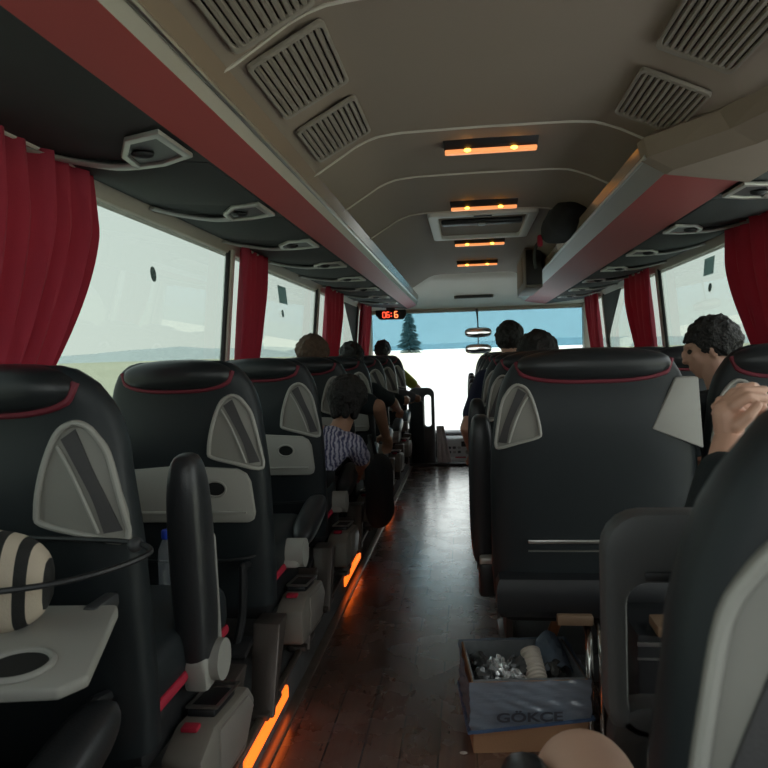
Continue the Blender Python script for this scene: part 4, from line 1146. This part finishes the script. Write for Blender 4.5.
# near passenger with folded hands
def hands_person():
    base = Vector((.62, .50, .10))
    root = thing('person', 'passenger in a dark sleeve, hands folded above the right seat back', 'person', base, 'passengers on the right')
    b = MB(); c = MB()
    hd = Vector((.70, .80, 1.22)) - base
    R = head_shape(b, hd, .2, -.1)
    nk = hd - Vector((0, .03, .15))
    b.capsule(nk - Vector((0, 0, .05)), .06, hd - Vector((0, .015, .05)), .055)
    c.capsule(Vector((.02, .25, .52)), .15, nk - Vector((0, 0, .20)), .14); c.capsule(nk - Vector((.12, 0, .09)), .075, nk - Vector((-.12, 0, .09)), .075)
    b.capsule(Vector((.02, .25, .54)), .12, nk - Vector((0, 0, .2)), .11)
    D = 1.25
    def P(px, py, d=D):
        dx, dy = px - 467, py - 353
        return Vector(((dx - .025 * dy) * d / F, d, H - (dy + .025 * dx) * d / F)) - base
    wr = P(716, 437); el = P(706, 520, 1.16)
    b.capsule(nk - Vector((.16, 0, .1)), .055, el, .042); b.capsule(el, .043, wr, .027)
    c.capsule(nk - Vector((.16, 0, .1)), .07, el, .056); c.capsule(el, .056, el.lerp(wr, .55), .046)
    el2 = P(830, 520, 1.10); wr2 = P(766, 474, 1.31)
    b.capsule(nk - Vector((-.16, 0, .1)), .055, el2, .042); b.capsule(el2, .043, wr2, .027)
    c.capsule(nk - Vector((-.16, 0, .1)), .07, el2, .056); c.capsule(el2, .056, el2.lerp(wr2, .5), .046)
    b.build('body', 'skin', root, voxel=.007, smooth_iter=3)
    c.build('jacket', 'tealcloth', root, voxel=.011, smooth_iter=4)
    # hands, modelled finely; they meet the wrists
    g = MB()
    ax_ = (wr - el).normalized()
    g.capsule(wr - ax_ * .03, .026, wr, .023)
    g.capsule(wr, .023, P(711, 414), .020); g.capsule(P(719, 430), .018, P(722, 412), .016); g.capsule(P(712, 416), .018, P(709, 407), .013)
    for k0, k1, k2, r, d0 in (((707, 406), (719, 392), (736, 385), .0092, 1.262), ((713, 404), (728, 391), (747, 389), .0094, 1.250), ((719, 405), (732, 396), (748, 397), .0092, 1.238)):
        g.capsule(P(*k0, d0), r * 1.08, P(*k1, d0 - .006), r * .98, 10); g.capsule(P(*k1, d0 - .006), r * .98, P(*k2, d0 + .008), r * .74, 10)
    g.capsule(P(722, 424, 1.232), .0125, P(733, 414, 1.224), .0105, 10); g.capsule(P(733, 414, 1.224), .0100, P(741, 404, 1.226), .0078, 10)
    g.build('hand', 'skin', root, voxel=.0026, smooth_iter=2)
    g = MB()
    g.capsule(wr2, .023, P(752, 428, 1.31), .021); g.capsule(P(752, 426, 1.31), .02, P(744, 410, 1.30), .015)
    for k0, k1, k2, r in (((744, 402), (724, 396), (706, 399), .0085), ((744, 408), (722, 404), (702, 405), .0085), ((745, 414), (722, 411), (702, 412), .0080), ((748, 398), (738, 386), (724, 386), .0080)):
        g.capsule(P(*k0, 1.30), r * 1.05, P(*k1, 1.29), r * .95, 10); g.capsule(P(*k1, 1.29), r * .95, P(*k2, 1.268), r * .78, 10)
    g.build('hand', 'skin', root, voxel=.0026, smooth_iter=2)
    hair_cap(hd, R, 1, 'hair', root, seed=3)
hands_person()

# bare knee of the passenger beside the camera
base = Vector((.16, -.40, .12))
root = thing('person', 'passenger at the bottom edge with only a bare knee showing beside the box', 'person', base, 'passengers on the right')
b = MB(); c = MB()
for x0, kx, ky in ((.07, -.028, 1.27), (.28, .36, 1.05)):
    k = Vector((kx, ky, .545)); h2 = Vector((x0, .10, .50)); an = Vector((kx + .02, ky - .02, .06))
    b.capsule(h2, .08, k + Vector((0, -.10, .0)), .068, 20); b.capsule(k + Vector((0, -.10, 0)), .070, k + Vector((0, .0, -.004)), .064, 20); b.capsule(k + Vector((0, 0, -.01)), .056, k.lerp(an, .35), .056, 20); b.capsule(k.lerp(an, .35), .056, an, .038, 20)
    b.capsule(an + Vector((0, 0, -.015)), .035, an + Vector((0, .13, -.03)), .03)
    c.capsule(h2, .10, h2.lerp(k, .5), .09)
c.capsule(Vector((.08, .1, .52)), .12, Vector((.27, .1, .52)), .12)
b.capsule(Vector((.08, .1, .5)), .10, Vector((.27, .1, .5)), .10)
b.build('body', 'skin_pale', root, voxel=.008, smooth_iter=6)
c.build('shorts', 'blackcloth', root, voxel=.012, smooth_iter=3)

# black bag hanging beside the fourth left seat
b = MB().sell((0, 0, 0), (.085, .13, .215), (2.6, 2.8), 28, 20)
for v in b.bm.verts: v.co += Vector(noise.noise_vector(v.co * 8)) * .018
t = thing('shoulder_bag', 'black cloth bag hanging into the aisle beside the fourth left armrest', 'bag', (-.53, 4.02, .19))
b.build('body', 'blackcloth', t, loc=(0, 0, .225))
MB().tube(spline([(-.02, -.08, .40), (-.04, -.04, .52), (-.045, .02, .54), (-.02, .08, .40)], 5), .012, 6, flat=.4).build('strap', 'black', t)

# ------------------------------------------------------------------ outside
G = -1.5
def gplane(nm, x0, x1, y0, y1, z, m):
    return MB().hexa([(x0, y0, z - .3), (x1, y0, z - .3), (x1, y1, z - .3), (x0, y1, z - .3), (x0, y0, z), (x1, y0, z), (x1, y1, z), (x0, y1, z)]).build(nm, m, smooth=False)
struct(gplane('ground', -1500, 1500, -600, 2500, G, 'field'))
struct(gplane('road', -6, 7.5, -200, 149, G + .02, 'road'))
rg = []
for k in range(61):
    a = k / 60; x = -2600 + 5200 * a
    h = 34 + 26 * noise.noise(Vector((x * .0018, 3, 0))) + 10 * noise.noise(Vector((x * .006, 7, 0)))
    h = max(h, 8)
    rg.append([(x, 1900, G), (x, 2050, G + h), (x, 2300, G + h * .9), (x, 2400, G)])
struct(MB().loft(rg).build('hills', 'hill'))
rg = []
for k in range(61):
    a = k / 60; y = -600 + 3000 * a
    h = max(6, 30 + 24 * noise.noise(Vector((y * .0022, 9, 0))) + 9 * noise.noise(Vector((y * .008, 5, 0))))
    rg.append([(-1250, y, G), (-1320, y, G + h), (-1420, y, G + h * .9), (-1480, y, G)])
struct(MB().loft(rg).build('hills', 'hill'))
struct(MB().loft([[(x, 118, G - .1), (x, 150, 1.55), (x, 168, 1.55), (x, 190, G - .1)] for x in (-1200, -300, 0, 300, 1200)]).build('field_rise', 'field'))
t = thing('conifer', 'tall dark conifer beside the road, seen through the blue windscreen strip', 'tree', (-14.2, 175, G))
b = MB(); random.seed(3)
Ht = 14.0
for i in range(420):
    v = random.random() ** .75; z = 1.0 + v * (Ht - 1.2); r = (1 - v) ** .85 * 3.4 * random.uniform(.5, 1.08) + .12
    a = random.uniform(0, 2 * PI); ln = .5 + (1 - v) * .9
    p = Vector((r * math.cos(a), r * math.sin(a), z)); q = p + Vector((math.cos(a) * ln * .6, math.sin(a) * ln * .6, -.25 * ln))
    b.capsule(Vector((p.x * .25, p.y * .25, z + .5 * r * .3)), .34 * (1.1 - v), q, .10, 6)
b.build('foliage', 'tree', t)
MB().tube([(0, 0, 0), (0, 0, 13.4)], .3, 8, rr=[.32, .05]).build('trunk', 'bark', t)

# ------------------------------------------------------------------ light
w = bpy.data.worlds.new('World'); S.world = w; w.use_nodes = True
nt = w.node_tree; N = nt.nodes; L = nt.links
bg = N['Background']; bg.inputs['Strength'].default_value = 1.25
tc = N.new('ShaderNodeTexCoord'); sp = N.new('ShaderNodeSeparateXYZ'); rmp = N.new('ShaderNodeValToRGB')
L.new(tc.outputs['Generated'], sp.inputs[0]); L.new(sp.outputs['Z'], rmp.inputs[0])
rmp.color_ramp.elements[0].position = 0; rmp.color_ramp.elements[0].color = (.97, 1.0, .97, 1)
rmp.color_ramp.elements[1].position = .8; rmp.color_ramp.elements[1].color = (.86, .95, 1.0, 1)
L.new(rmp.outputs[0], bg.inputs['Color'])

# ------------------------------------------------------------------ camera
cam = bpy.data.cameras.new('Camera'); co = bpy.data.objects.new('Camera', cam); COL.objects.link(co)
cam.sensor_width = 36; cam.lens = 36 * F / 768; cam.dof.use_dof = True; cam.dof.focus_distance = 3.2; cam.dof.aperture_fstop = 10; cam.clip_start = .02; cam.clip_end = 6000
fx, fy = (467 - 384) / F, -(353 - 384) / F         # forward axis in camera coordinates (x right, y up)
fwd_c = Vector((fx, fy, -1)).normalized()
roll = .025
# camera axes: want R^T * (0,1,0) = fwd_c and world up projected rotated by roll
upc = Vector((-math.sin(roll), math.cos(roll), 0)); upc = (upc - fwd_c * upc.dot(fwd_c)).normalized()
upc = Matrix.Rotation(0, 3, 'Z') @ upc
rt = fwd_c.cross(upc)
Rm = Matrix((rt, fwd_c, upc))          # rows: world axes expressed in camera coordinates
co.matrix_world = Matrix.Translation((0, 0, H)) @ Rm.to_4x4()
S.camera = co

S.view_settings.view_transform = 'Standard'; S.view_settings.look = 'None'
S.view_settings.gamma = 1; S.view_settings.exposure = .82; S.view_settings.use_curve_mapping = False
S.cycles.use_denoising = True
S.cycles.max_bounces = 10; S.cycles.diffuse_bounces = 6; S.cycles.transparent_max_bounces = 16
S.cycles.sample_clamp_indirect = 6
